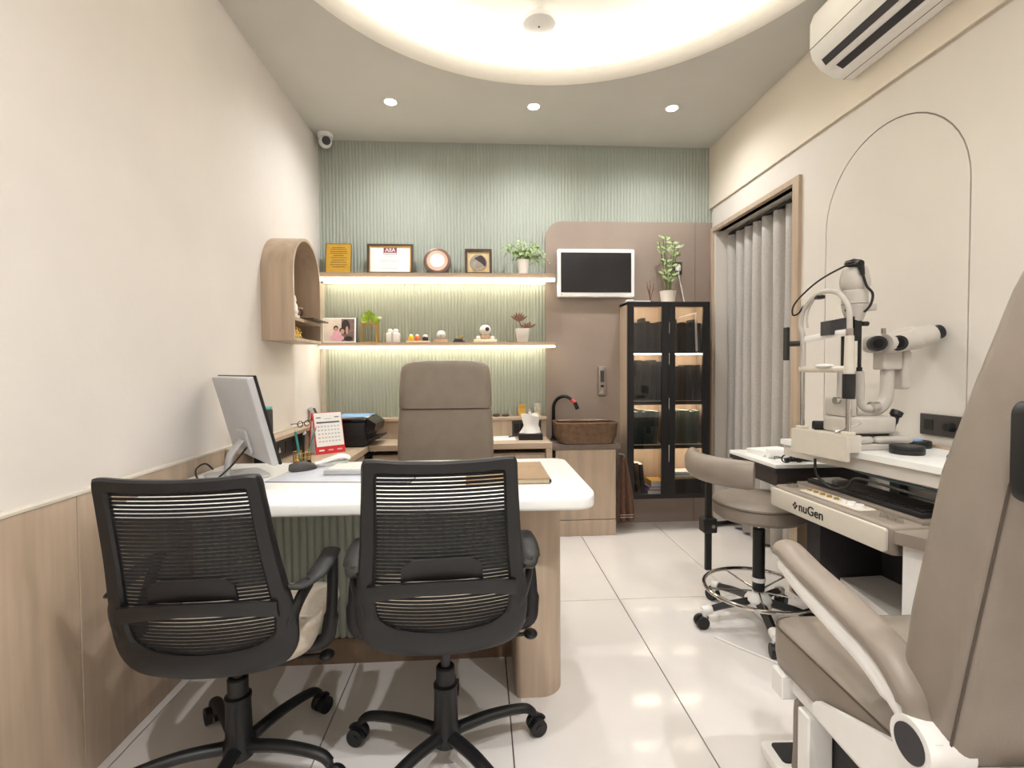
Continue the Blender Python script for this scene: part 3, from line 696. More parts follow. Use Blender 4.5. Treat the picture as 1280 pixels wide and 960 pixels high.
for side, (xa, xb) in (('left', (1.058, 1.324)), ('right', (1.348, 1.614))):
    fill(xa, xb, SH[2], (.20, .255) if side == 'left' else (.20, .24), BC, 'dark book on the top shelf behind the %s glass door' % ('wood-side' if side == 'left' else 'curtain-side'), 'books on the top shelf, %s door' % side)
    fill(xa, xb, SH[1], (.285, .30) if side == 'left' else (.245, .262), BC, 'dark book on the second shelf behind the %s glass door' % ('wood-side' if side == 'left' else 'curtain-side'), 'books on the second shelf, %s door' % side)
    fill(xa, xb, SH[0], (.235, .255), BCG, 'leaning dark green file on the third shelf behind the %s glass door' % ('wood-side' if side == 'left' else 'curtain-side'), 'files on the third shelf, %s door' % side, lean=.07)
zb = CZ0+.018
for k in range(3): book(1.092+k*.034, zb, .028, .24-.01*k, .12, [(34, 34, 36), (92, 74, 54), (46, 44, 44)][k], -.10, ['black book leaning outermost on the bottom cabinet shelf', 'brown book leaning between two dark ones on the bottom shelf', 'charcoal book leaning on the brown one on the bottom shelf'][k], 'leaning books on the bottom shelf')
def flat_book(x0, x1, z, h, m, label):
    t = thing('book', label, 'book', ((x0+x1)/2, CY0+.05, z)); w_ = (x1-x0)/2
    obj('cover', B(-w_, w_, 0, .13, 0, h, .002, 1), m, t); obj('pages', B(-w_+.002, w_-.002, -.001, .128, .003, h-.003), 'paper', t)
flat_book(1.20, 1.322, zb, .032, 'purple', 'thick purple book lying flat on the bottom shelf')
flat_book(1.21, 1.322, zb+.0325, .022, 'purple', 'thinner purple book lying on top of another purple one')
flat_book(1.225, 1.324, zb+.055, .045, 'amber', 'pale yellow book lying on the two purple ones')
t = thing('file_box', 'black storage box on the bottom cabinet shelf', 'box', (1.48, CY0+.045, zb+.0005)); obj('body', B(-.125, .125, 0, .13, 0, .10, .003, 1), 'black', t); obj('lid', B(-.128, .128, -.003, .133, .10, .112, .002, 1), 'dgrey', t)
for k, (m, h) in enumerate((('amber', .014), ('paper', .012), ('blue', .008), ('paper', .016))):
    z = zb+.113+sum((.0142, .0122, .0082, .016)[:k]); tag(obj('magazine', B(1.37+.012*k, 1.59+.006*k, CY0+.05, CY0+.17, z, z+h, .001, 1), m), ['yellow magazine at the bottom of the pile on the black box', 'white magazine second in the pile on the black box', 'blue magazine near the top of the pile', 'white magazine topmost on the black box'][k], 'magazine')
# binders slanting on top-right
t = thing('white_folder', 'open white folder standing among the top shelf books', 'folder', (1.50, CY0+.052, SH[2]+.0005))
t.rotation_euler = (0, .0, 0); obj('cover', prism(BM(), [(.055, 0), (.068, 0), (.058, .285), (-.07, .25), (-.07, .243), (.046, .272)], (-.004, .002), axis='y'), 'paper', t, smooth=False)
# on top of the cabinet
t = thing('potted_zamia', 'white pot with upright leafy plant on the book cabinet', 'potted plant', (1.366, 3.555, CZ1))
pot(t, .048, .058, .09)
for k in range(6):
    a = k*1.05; dx = math.cos(a)*.06; dy = -.02+math.sin(a)*.025; h = .34+.1*((k*37) % 5)/5; b = BM(); path = spline([(dx*.2, dy*.2, .07), (dx*.5, dy*.5, .07+h*.4), (dx*1.2, dy, .08+h)], 7)
    tube(b, path, .0032, 6); st = obj('stalk', b, 'stem', t); lb = BM()
    for q in range(5, len(path), 2):
        for s_ in (-1, 1):
            leaf(lb, path[q], (s_*rnd.uniform(.5, 1), rnd.uniform(-.8, .1), rnd.uniform(.2, .8)), (0, -1, .3), rnd.uniform(.035, .055), rnd.uniform(.016, .024))
    obj('leaves', lb, 'leafv', st)
b = BM()
for k in range(9): leaf(b, (0, -.03, .30+.002*k), (math.cos(k*.7), -.4, math.sin(k*.7)), (0, -1, .2), .024, .016)
stuff(obj('flower_head', b, mat('cream_bloom', (236, 236, 206), .6, noise=.05), t)).location = (.0, 0, .08)
t = thing('small_sprig', 'small dark sprig in a low holder beside the white plant pot', 'plant', (1.24, 3.57, CZ1))
b = BM(); lathe(b, [(.018, 0), (.02, .004), (.016, .02), (.006, .022)], seg=16); obj('holder', b, 'bronze', t); b = BM()
for k in range(7): tube(b, spline([(0, 0, .02), (.012*math.sin(k*2), 0, .07), (.03*math.sin(k*2.1), .01*math.cos(k), .10+.012*k)], 4), .002, 5)
obj('twigs', b, 'leafb', t)
t = thing('paper_stack', 'white papers lying on the book cabinet', 'papers', (1.12, 3.54, CZ1)); 
for k in range(3): obj('sheet', B(-.05-.01*k, .09, -.06, .06, .004*k, .004*k+.0035), 'paper', t, rot=(0, 0, .03*k))
t = thing('charger_brick', 'small white box at the front corner of the book cabinet', 'box', (1.062, 3.50, CZ1)); obj('body', B(-.024, .024, -.03, .03, 0, .018, .004, 2), 'whitep', t); obj('label_plate', B(-.016, .016, -.022, .022, .0175, .0186), 'cream', t)

# ------------------------------------------------------------------ desk
t = thing('desk', 'white topped desk with rounded corners on an oak pillar', 'desk', (0, 0, 0))
dp = rrect(-1.141, .372, 1.552, 2.256, [.075, .06, .0, .0], 10)
obj('top', slab(BM(), dp, .715, .760, .012), 'white', t, ang=40)
pill = rrect(.112, .284, 1.715, 2.18, [.085, .085, .02, .02], 12)
obj('pillar', prism(BM(), pill, (0, .714)), 'wood', t, ang=40)
def ribs(x0, x1, y, z0, z1):
    bm = BM(); p = .03; n = int((x1-x0)/p); prof = []
    for k in range(n): 
        x = x0+k*p; prof += [(x, 0), (x+.004, 0), (x+.006, -.008), (x+.015, -.012), (x+.026, -.008)]
    prof.append((x1, 0))
    lo = [bm.verts.new((x, y+d, z0)) for x, d in prof]; hi = [bm.verts.new((x, y+d, z1)) for x, d in prof]
    for i in range(len(prof)-1): bm.faces.new((lo[i], lo[i+1], hi[i+1], hi[i]))
    return bm
obj('fluted_modesty_panel', ribs(-1.12, .112, 1.99, .10, .714), 'green', t, ang=50)
obj('panel_backing', B(-1.14, .112, 1.991, 2.01, .10, .714), 'wood', t)
pl = wood('plinth_oak', (120, 98, 80))
obj('plinth', B(-1.14, .112, 1.972, 2.012, 0, .10), pl, t)

# ------------------------------------------------------------------ desk items
t = thing('monitor', 'silver backed computer monitor standing at the end of the desk', 'monitor', (-.915, 2.0, .7605), math.atan2(-.78, .62))
# local x: along the width towards the photographer, local -y: rear side
TL = Matrix.Translation((0, .0, .07)) @ Matrix.Rotation(math.radians(14), 4, 'X')
def tl(bm): bm.transform(TL); return bm
sc = obj('screen_panel', tl(slab(BM(), rrect(-.275, .275, 0, .325, .006), .0, .026, .006, 'y')), 'silver', t)
obj('bezel', tl(B(-.277, .277, .024, .034, -.002, .327, .002, 1)), 'black', t)
obj('display', tl(B(-.268, .268, .0335, .0348, .016, .318)), 'screen', t, smooth=False)
obj('rear_cover', tl(slab(BM(), rrect(-.07, .07, .02, .12, .02), -.012, .002, .006, 'y')), 'silver', t)
b = BM(); tube(b, spline([(0, -.03, .14), (0, -.075, .08), (0, -.085, .012)], 5), .03, 12, flat=(1, .35)); obj('stand_neck', b, 'silver', t)
obj('stand_foot', slab(BM(), rrect(-.11, .11, -.15, .05, .04), .0, .01, .003), 'silver', t)
b = BM(); tube(b, spline([(.04, -.02, .12), (.12, -.10, .06), (.10, -.16, .010), (.0, -.18, .008), (-.1, -.17, .03), (-.15, -.13, .04), (-.17, -.10, .010)], 6), .0035, 8); obj('cable', b, 'black', t)
t = thing('webcam_box', 'black upright box with a teal cap behind the monitor', 'box', (-1.043, 2.44, CZ))
obj('body', B(-.03, .006, -.07, .07, .001, .31, .004, 2), 'black', t); obj('cap', B(-.029, .005, -.068, .068, .31, .325, .004, 2), 'teal', t)
t = thing('desk_mat', 'pale blue-grey writing mat under the keyboard on the desk', 'desk mat', (-.52, 1.96, .76), -.10)
obj('sheet', slab(BM(), rrect(-.27, .27, -.13, .13, .006), 0, .003, .001), 'mat', t); obj('rim', prism(BM(), rrect(-.272, .272, -.132, .132, .006), (0, .0022), holes=[rrect(-.268, .268, -.128, .128, .006)]), 'ink', t, smooth=False)
def mouse(name, label, loc, rz, m, m2, L=.105, W=.062, H=.036):
    t = thing(name, label, 'mouse', loc, rz); rings = []
    for k in range(9):
        s = k/8; y = -L/2+L*s; hw = W/2*math.sqrt(max(.02, 1-((s-.45)/.58)**2)); hh = H*math.sqrt(max(.03, 1-((s-.38)/.66)**2))
        rings.append([Vector((hw*math.cos(a), y, max(0, hh*math.sin(a)))) for a in [PI*q/10 for q in range(11)]])
    obj('shell', ring_loft(BM(), rings), m, t, ang=60); b = BM(); cyl(b, (-.004, L*.22, H*.82), (.004, L*.22, H*.82), .009, seg=12); obj('wheel', b, m2, t)
mouse('computer_mouse', 'dark grey computer mouse on the desk mat', (-.735, 2.06, .764), -.9, 'plate', 'black')
t = thing('phone_handset', 'white curved handset lying beside the mouse on the desk', 'handset', (-.655, 2.17, .762), .7)
b = BM(); tube(b, spline([(-.075, 0, .014), (-.04, 0, .018), (0, 0, .026), (.045, 0, .032), (.075, 0, .022)], 5), [.012]*6+[.016]*8+[.02]*7, 12, flat=(1.3, .6)); obj('body', b, 'whitep', t)
obj('rest', slab(BM(), rrect(-.07, .07, -.022, .022, .015), 0, .014, .004), 'silver', t)
def keyboard(name, label, loc, rz, L, D, mb, mk, cols, rows, H=.016):
    t = thing(name, label, 'keyboard', loc, rz)
    obj('case', B(-L/2, L/2, -D/2, D/2, 0, H, .003, 2), mb, t); b = BM(); px, py = (L-.02)/cols, (D-.02)/rows
    for i in range(cols):
        for j in range(rows): box(b, -L/2+.01+i*px+.0012, -L/2+.01+(i+1)*px-.0012, -D/2+.01+j*py+.0012, -D/2+.01+(j+1)*py-.0012, H-.001, H+.004)
    stuff(obj('keys', b, mk, t, smooth=False)); return t
keyboard('white_keyboard', 'white keyboard lying on the desk mat', (-.40, 2.0, .764), -.07, .43, .14, 'silver', 'whitep', 18, 6, .018)
t = thing('notebook', 'tan covered notebook on the white desk', 'notebook', (.09, 1.90, .76), .0)
obj('pages', B(-.142, .148, -.155, .155, .003, .017), mat('page_edges', (206, 194, 166), .8, noise=.05), t); obj('cover', B(-.15, .152, -.160, .160, .017, .0205, .001, 1), 'nbk', t); obj('back_cover', B(-.15, .152, -.160, .160, 0, .003), 'nbk', t)
b = BM(); cyl(b, (.148, -.15, .009), (.156, -.15, .009), .006, seg=10); obj('elastic_loop', b, 'black', t)

# worktop items
t = thing('desk_calendar', 'red tent desk calendar with a white month sheet on the worktop', 'calendar', (-.955, 3.08, CZ), .68)
for nm, y0, y1, m in (('front_board', -.065, -.006, 'red'), ('rear_board', .065, .006, 'red')):
    b = BM(); v = [Vector((-.09, y0, 0)), Vector((.09, y0, 0)), Vector((.09, y1, .245)), Vector((-.09, y1, .245))]; off = Vector((0, .003 if y0 < 0 else -.003, 0))
    ring_loft(b, [v, [p+off for p in v]]); obj(nm, b, m, t, smooth=False)
obj('inner_card', prism(BM(), [(-.05, 0), (.05, 0), (.004, .2), (-.004, .2)], (-.088, -.086), axis='x'), 'paper', t, smooth=False)
def onf(u0, u1, z0, z1, lift, m, nm):
    b = BM(); f_ = lambda z: -.065+.059*z/.245-lift
    v = [Vector((u0, f_(z0), z0)), Vector((u1, f_(z0), z0)), Vector((u1, f_(z1), z1)), Vector((u0, f_(z1), z1))]; ring_loft(b, [v, [p+Vector((0, .0012, 0)) for p in v]]); return obj(nm, b, m, t, smooth=False)
sh_ = onf(-.082, .086, .045, .243, .002, 'paper', 'month_sheet')
onf(-.07, -.042, .213, .218, .003, 'ink', 'header_print'); onf(.042, .07, .213, .218, .003, 'ink', 'header_print'); onf(-.02, .02, .205, .209, .003, 'inkl', 'header_print')
onf(-.07, .07, .182, .19, .003, 'ink', 'week_bar')
for j in range(5):
    for i in range(7): onf(-.066+i*.02, -.055+i*.02, .158-j*.022, .166-j*.022, .003, 'pink' if i == 0 else 'inkl', 'date_print')
for i in range(3): onf(-.07+i*.055, -.04+i*.055, .018, .026, .0012, 'pink' if i else 'paper', 'footer_print')
t = thing('wire_pen_cup', 'wire pen cup with teal pens beside the monitor', 'pen cup', (-.99, 2.76, CZ))
b = BM(); 
for z in (.004, .03, .055): tube(b, [(.045*math.cos(a), .045*math.sin(a), z) for a in [2*PI*k/24 for k in range(25)]], .0022, 6)
for k in range(16): cyl(b, (.045*math.cos(k*PI/8), .045*math.sin(k*PI/8), .003), (.045*math.cos(k*PI/8), .045*math.sin(k*PI/8), .056), .0016, seg=5)
obj('cage', b, 'gold', t); b = BM(); cyl(b, (0, 0, 0.0), (0, 0, .003), .045); obj('bottom', b, 'gold', t)
for nm, (ax, ay, tx, ty, m, r, h, lb) in {'pen': (-.01, .0, -.03, -.01, 'teal', .006, .165, 'chunky teal pen leaning in the wire cup'), 'pencil': (.02, .0, .075, .0, 'teal', .004, .18, 'slim teal pencil slanting out of the wire cup'), 'scissors': (0, .012, .012, .02, 'steel', .008, .15, 'metal scissors standing in the wire cup'), 'marker': (.01, -.02, .02, -.025, 'black', .006, .15, 'black marker standing in the wire cup')}.items():
    q = thing(nm, lb, nm, (-.99, 2.76, CZ+.003)); b = BM(); cyl(b, (ax, ay, 0), (tx, ty, h), r, seg=10); obj('barrel', b, m, q); b = BM(); d_ = Vector((tx-ax, ty-ay, h)).normalized(); e_ = Vector((tx, ty, h)); cyl(b, e_, e_+d_*.012, r*.9, r*.5, 10); obj('tip', b, 'silver', q)
t = thing('printer', 'black inkjet printer with open output tray on the worktop', 'printer', (-.86, 3.36, CZ))
obj('body', B(-.13, .10, -.12, .23, .004, .165, .012, 3), 'black', t); obj('scanner_lid', B(-.135, .11, -.125, .235, .166, .188, .008, 2), 'blackg', t)
obj('control_panel', ring_loft(BM(), [[Vector((x, y, z)) for x, z in ((.09, .09), (.155, .10), (.165, .15), (.11, .186))] for y in (-.10, .20)]), 'blackg', t, smooth=False)
obj('output_tray', ring_loft(BM(), [[Vector((x, y, z)) for x, z in ((.08, .03), (.185, .052), (.185, .06), (.08, .042))] for y in (-.08, .18)]), 'dgrey', t, smooth=False)
obj('outlet', B(.0995, .102, -.08, .18, .045, .088), 'dgrey', t, smooth=False); obj('side_seam', B(-.13, .10, -.1208, -.1195, .085, .087), 'dgrey', t, smooth=False)
t = thing('document_pile', 'blue and cream papers lying on the black printer', 'papers', (-.86, 3.40, CZ+.1885))
for k, m in enumerate(('cream', 'paper', 'blue')): obj('sheet', B(-.12, .10, -.13, .13, .003*k, .003*k+.0026), m, t, rot=(0, 0, .06-.07*k), smooth=False)
t = thing('card_reader', 'small grey handheld device propped on the ledge behind the calendar', 'device', (-1.105, 3.40, .822)); t.rotation_euler = (0, -.45, 0)
obj('body', B(-.012, .012, -.03, .03, .008, .115, .004, 2), 'silver', t); obj('screen', B(.0118, .0135, -.022, .022, .06, .10), 'dgrey', t)
def glasses(name, label, loc, rz, m='black'):
    t = thing(name, label, 'glasses', loc, rz)
    for s_ in (-1, 1):
        b = BM(); tube(b, [(s_*.032+.024*math.cos(a), 0, .02+.018*math.sin(a)) for a in [2*PI*k/20 for k in range(21)]], .0028, 6); obj('rim', b, m, t)
        b = BM(); tube(b, spline([(s_*.056, 0, .026), (s_*.054, .05, .02), (s_*.03, .08, .004)], 4), .0024, 6); obj('temple', b, m, t)
    b = BM(); tube(b, [(-.009, 0, .024), (0, -.002, .027), (.009, 0, .024)], .0025, 6); obj('bridge', b, m, t)
glasses('eyeglasses', 'black spectacles lying on the ledge above the dark switch plate', (-1.106, 3.12, .8225), 1.25)
for k, x in enumerate((.103, .172)):
    t = thing('contact_case', 'small black oval case on the back ledge beside the yellow carton', 'case', (x, 3.645, .822), 0, 'black oval cases on the ledge'); b = BM(); ball(b, (0, 0, .011), .03, (1, .7, .37), 18); obj('shell', b, 'dwood', t); obj('hinge', B(-.012, .012, .018, .022, .008, .013), 'gold', t)
t = thing('carton', 'slim yellow carton standing on the back ledge', 'carton', (.295, 3.645, .822)); obj('box', B(-.026, .026, -.015, .015, 0, .088, .001, 1), 'amber', t); obj('flap', B(-.024, .024, -.0155, -.0145, .06, .084), 'gold', t, smooth=False); obj('print_patch', B(-.016, .016, -.0165, -.0145, .012, .032), 'yellow', t, smooth=False)
t = thing('dropper_bottle', 'tiny white dropper bottle on the back ledge', 'bottle', (.352, 3.645, .822)); b = BM(); lathe(b, [(.012, 0), (.013, .004), (.013, .028), (.006, .034)], seg=16); obj('bottle', b, 'whitep', t); b = BM(); lathe(b, [(.008, .034), (.008, .046), (.003, .054)], seg=14); obj('cap', b, 'silver', t)
t = thing('lens_jar', 'clear jar with a pale lid on the back ledge', 'jar', (.413, 3.645, .822)); b = BM(); lathe(b, [(.024, 0), (.026, .004), (.026, .07), (.022, .074)], seg=20); obj('jar', b, mat('jar_contents', (206, 196, 170), .3, noise=.2, nscale=60), t); b = BM(); lathe(b, [(.027, .074), (.027, .092), (.024, .094)], seg=20); obj('lid', b, 'silver', t)
t = thing('tissue_box', 'black box with white tissues pulled out on the worktop', 'tissue box', (.342, 3.50, CZ))
obj('box', B(-.085, .085, -.05, .05, 0, .046, .003, 1), 'black', t); obj('opening', B(-.06, .06, -.03, .03, .0455, .0475), 'dgrey', t)
b = BM(); G_ = []
for j in range(10):
    s_ = j/9; row = []
    for i in range(25):
        a = 2*PI*i/24; r_ = (.075-.03*min(1, s_*2.2)+.018*s_)*(1+.12*math.sin(3*a+s_*4)); row.append(b.verts.new((r_*math.cos(a), .55*r_*math.sin(a), .047+.13*s_**1.1+.012*math.sin(2*a)*s_)))
    G_.append(row)
for j in range(9):
    for i in range(24): b.faces.new((G_[j][i], G_[j][i+1], G_[j+1][i+1], G_[j+1][i]))
obj('tissue', b, 'paper', t, ang=80)
t = thing('ballpoint_pen', 'white and steel pen lying on the worktop papers', 'pen', (.14, 3.56, CZ+.005)); b = BM(); cyl(b, (-.07, 0, .006), (.05, .01, .006), .006, seg=10); obj('barrel', b, 'whitep', t); b = BM(); cyl(b, (.05, .01, .006), (.085, .013, .006), .0055, .002, 10); obj('tip', b, 'dgrey', t)
tag(obj('note_paper', B(.02, .235, 3.45, 3.60, CZ+.0005, CZ+.004), 'paper'), 'white note paper lying on the worktop under the pen', 'paper')

# ------------------------------------------------------------------ mesh office chairs
def chair_base(t, R, a0, m, sleeve=True, top=.40):
    for k in range(5):
        a = a0 + k*2*PI/5; d = Vector((math.cos(a), math.sin(a), 0))
        b = BM(); path = spline([d*.03+Vector((0, 0, .088)), d*R*.5+Vector((0, 0, .10)), d*R*.88+Vector((0, 0, .092)), d*R*1.0+Vector((0, 0, .07))], 5)
        tube(b, path, [.021-.006*i/len(path) for i in range(len(path))], 12, flat=(1, .8)); leg = obj('leg', b, m, t)
        s = Vector((-d.y, d.x, 0)); c_ = d*(R+.012) + Vector((0, 0, .027)); cb = BM()
        for q in (-1, 1): cyl(cb, c_+s*q*.006, c_+s*q*.024, .027, seg=18)
        cyl(cb, c_+Vector((0, 0, .0)), c_-d*.012+Vector((0, 0, .05)), .008, seg=10)
        cyl(cb, c_-s*.026+d*.0, c_+s*.026, .011, seg=10)
        hood = [c_+d*.03*math.cos(b_)+Vector((0, 0, .031*math.sin(b_))) for b_ in [PI*.15+PI*.75*i/8 for i in range(9)]]
        tube(cb, hood, .006, 8, flat=(1, 1)); obj('caster', cb, 'black', leg)
    b = BM(); lathe(b, [(.03, .05), (.042, .06), (.044, .10), (.036, .115), (.034, .22), (.036, .225), (.036, .235), (.028, .24), (.028, .285), (.024, .29)], seg=22); obj('column_sleeve', b, m, t)
    b = BM(); cyl(b, (0, 0, .28), (0, 0, top), .014, seg=16); obj('gas_lift', b, 'dgrey', t)
def back_y(x, z):  # shape of the backrest shell
    lean = -.160 - .25*(z-.45)
    return lean + .55*x*x
def outl(pts, n=8):
    full = pts + [(-x, z) for x, z in reversed(pts)]
    q = spline([(x, z, 0) for x, z in full] + [(full[0][0], full[0][1], 0)], n)[:-1]
    return [(p.x, p.y) for p in q]
def mesh_chair(label, loc, rz, a0):
    t = thing('mesh_office_chair', label, 'office chair', loc, rz, 'mesh office chairs at the desk')
    # sampled outer / inner outlines by angle index
    outer = [(0, .953), (.10, .956), (.165, .960), (.184, .950), (.189, .90), (.200, .76), (.212, .66), (.224, .555), (.216, .475), (.174, .429), (.08, .413), (0, .410)]
    inner = [(0, .920), (.09, .921), (.142, .923), (.152, .913), (.155, .86), (.161, .74), (.169, .65), (.173, .56), (.160, .520), (.12, .495), (.06, .484), (0, .481)]
    def sm(pts): return [(p.x, p.y) for p in spline([(x, z, 0) for x, z in pts], 5)]
    o1, i1 = sm(outer), sm(inner); N = len(o1)
    o1 = o1 + [(-x, z) for x, z in reversed(o1[1:-1])]; i1 = i1 + [(-x, z) for x, z in reversed(i1[1:-1])]
    prof = [(0, -.006, 0), (.0, .006, 0), (.15, .013, 0), (.85, .013, 0), (1, .006, 0), (1, -.006, 0), (.85, -.013, 0), (.15, -.013, 0)]
    bm = BM(); L_ = []
    for s, dy, _ in prof:
        L_.append([bm.verts.new((a[0]+(b_[0]-a[0])*s, back_y(a[0]+(b_[0]-a[0])*s, a[1]+(b_[1]-a[1])*s)+dy, a[1]+(b_[1]-a[1])*s)) for a, b_ in zip(o1, i1)])
    n = len(o1)
    for q in range(len(L_)):
        A_, B_ = L_[q], L_[(q+1) % len(L_)]
        for i in range(n): bm.faces.new((A_[i], A_[(i+1) % n], B_[(i+1) % n], B_[i]))
    obj('back_frame', bm, 'black', t, ang=40)
    # mesh: horizontal woven strips
    bm = BM()
    def half_w(z):
        best = .0
        for (x0, z0), (x1, z1) in zip(i1[:N], i1[1:N]):
            if min(z0, z1)-1e-6 <= z <= max(z0, z1)+1e-6 and abs(z1-z0) > 1e-6: best = max(best, x0+(x1-x0)*(z-z0)/(z1-z0))
        return best
    z = .489
    while z < .921:
        hw = half_w(z+.003)+.006; n_ = 12; hgt = .0067; ra, rb_ = [], []
        for i in range(n_+1):
            x = -hw+2*hw*i/n_; sag = .006*(1-(x/max(hw, .01))**2)*max(.2, min(1, (.66-z)/.1))
            y = back_y(x, z)+.002; ra.append((x, y, z-sag))
        rows_ = [[Vector((x, y+dy, zz+dz)) for x, y, zz in ra] for dy, dz in ((-.0012, 0), (.0012, 0), (.0012, hgt), (-.0012, hgt))]
        V = [[bm.verts.new(p) for p in r] for r in rows_]
        for q in range(4):
            for i in range(n_): bm.faces.new((V[q][i], V[q][i+1], V[(q+1) % 4][i+1], V[(q+1) % 4][i]))
        z += .0104
    stuff(obj('mesh_weave', bm, 'blackm', t, smooth=False))
    # lumbar band and pad
    def sheet(rows_, th, name):
        bm = BM(); F = [[bm.verts.new((x, y-th, z)) for x, y, z in r] for r in rows_]; K = [[bm.verts.new((x, y+th, z)) for x, y, z in r] for r in rows_]
        for j in range(len(F)-1):
            for i in range(len(F[0])-1):
                bm.faces.new((F[j][i], F[j][i+1], F[j+1][i+1], F[j+1][i])); bm.faces.new((K[j][i], K[j+1][i], K[j+1][i+1], K[j][i+1]))
        for i in range(len(F[0])-1): bm.faces.new((F[0][i], K[0][i], K[0][i+1], F[0][i+1])); bm.faces.new((F[-1][i], F[-1][i+1], K[-1][i+1], K[-1][i]))
        for j in range(len(F)-1): bm.faces.new((F[j][0], F[j+1][0], K[j+1][0], K[j][0])); bm.faces.new((F[j][-1], K[j][-1], K[j+1][-1], F[j+1][-1]))
        return obj(name, bm, 'black', t)
    rows_ = []
    for s in (0, .5, 1):
        row = []
        for i in range(21):
            u = i/10-1; x = u*.19; zc = .602 + .024*(1-u*u) + (s-.5)*(.036+.008*u*u); row.append((x, back_y(x, zc)-.016-.012*(1-u*u)-.004*(1-abs(2*s-1)), zc))
        rows_.append(row)
    sheet(rows_, .005, 'lumbar_band')
    rows_ = []
    for j in range(7):
        s = j/6; zc = .638+.062*s; hw = .104-.006*s-(.03*max(0, s-.75)*4 if s > .75 else 0); rows_.append([(hw*(i/8-1), back_y(hw*(i/8-1), zc)-.012, zc+(.012*(1-(i/8-1)**2))*(1-s)*.6) for i in range(17)])
    sheet(rows_, .004, 'lumbar_pad')
    # seat
    def seat_ring(z, k, dy=0): return [Vector((p[0]*k, p[1]*k+dy+.085, z-(.02*max(0, (p[1]-.12))/.1 if p[1] > .12 else 0))) for p in rrect(-.235, .235, -.22, .225, [.09, .10, .10, .09], 8)]
    obj('seat', ring_loft(BM(), [seat_ring(.412, .86), seat_ring(.42, .95), seat_ring(.445, 1.0), seat_ring(.468, .985), seat_ring(.482, .93), seat_ring(.487, .8)]), 'beige', t, ang=60)
    obj('seat_pan', ring_loft(BM(), [seat_ring(.392, .7), seat_ring(.4, .86), seat_ring(.416, .9)]), 'black', t)
    obj('mechanism', B(-.07, .07, -.05, .12, .35, .394, .01, 2), 'black', t)
    b = BM(); tube(b, spline([(.05, .02, .372), (.15, .0, .368), (.215, -.01, .372), (.25, -.01, .374)], 4), .006, 8); lv = obj('tilt_lever', b, 'black', t)
    b = BM(); ball(b, (.255, -.012, .374), .022, (1, 1.2, .55), 12); obj('lever_grip', b, 'black', lv)
    b = BM(); tube(b, spline([(0, -.06, .385), (0, -.10, .40), (0, -.125, .425), (0, -.143, .455)], 5), .016, 10, flat=(2.2, .5)); obj('back_bracket', b, 'black', t)
    for s in (-1, 1):
        b = BM()
        path = spline([(s*.203, back_y(.21, .66)+.004, .655), (s*.226, -.155, .640), (s*.246, -.09, .637), (s*.254, .0, .648), (s*.250, .075, .652)], 6)
        tube(b, path, [.016]+[.016]*6+[.018]*6+[.023]*12, 10, flat=(1.15, .42)); arm = obj('armrest', b, 'black', t)
        b = BM(); tube(b, spline([(s*.240, -.11, .632), (s*.228, -.15, .605), (s*.214, back_y(.215, .58)+.006, .565), (s*.208, back_y(.21, .53)+.006, .53)], 5), .02, 10, flat=(.55, 1)); obj('arm_web', b, 'black', arm)
        b = BM(); tube(b, spline([(s*.253, .065, .650), (s*.258, .05, .60), (s*.264, .02, .53), (s*.262, .0, .46), (s*.245, -.01, .415), (s*.16, -.005, .40)], 6), [.013]*16+[.017]*15, 10, flat=(.9, 1.25)); obj('arm_support', b, 'black', arm)
    chair_base(t, .285, a0, 'black', top=.36)
    return t
ch = mesh_chair('black mesh office chair in front of the oak desk pillar', (-.116, 1.455, 0), .055, math.radians(90-3))
c2 = copy_tree(ch); c2.location = (-.712, 1.445, 0); c2.rotation_euler = (0, 0, .03); c2['label'] = 'black mesh office chair beside the oak wainscot'
# turn the second chair's wheel base
for chd in c2.children:
    if chd.name.startswith('leg'): chd.rotation_euler = (0, 0, math.radians(42))
    elif not chd.name.startswith('column'): chd.location.z -= .030

# ------------------------------------------------------------------ executive chair
t = thing('executive_chair', 'tall brown leather executive chair behind the desk', 'office chair', (-.205, 2.55, 0), PI)
def cush(pts_z, th, name, m, y_of, n=8):
    rings = []
    for z, hw in pts_z:
        y = y_of(z); rings.append([Vector((p[0], y+p[1], z)) for p in rrect(-hw, hw, -th/2, th/2, th*.42, 5)])
    return obj(name, ring_loft(BM(), rings), m, t, ang=60)
yb = lambda z: -.20 - .10*(z-.5)
cush([(.50, .20), (.52, .235), (.60, .262), (.75, .268), (.90, .262), (.945, .258), (.956, .248)], .085, 'backrest', 'leatherd', yb)
cush([(.957, .25), (.968, .259), (1.05, .258), (1.15, .252), (1.185, .245), (1.205, .225), (1.216, .19), (1.222, .12)], .10, 'headrest', 'leatherd', lambda z: yb(z)+.006)
b = BM(); tube(b, [(-.25, yb(.955)+.05, .955), (0, yb(.955)+.052, .955), (.25, yb(.955)+.05, .955)], .002, 6); obj('seam', b, 'seam', t)
obj('seat', slab(BM(), rrect(-.26, .26, -.22, .27, .09), .42, .51, .03), 'leatherd', t, ang=60)
for s in (-1, 1):
    b = BM(); tube(b, spline([(s*.27, -.19, .62), (s*.29, -.05, .655), (s*.29, .12, .655), (s*.285, .16, .64)], 6), .03, 12, flat=(1, .5)); ar = obj('armrest', b, 'leatherd', t)
    b = BM(); tube(b, spline([(s*.29, .10, .645), (s*.29, .06, .52), (s*.25, .0, .41)], 5), .014, 10); obj('arm_support', b, 'chrome', ar)
chair_base(t, .29, .3, 'dgrey', top=.42)

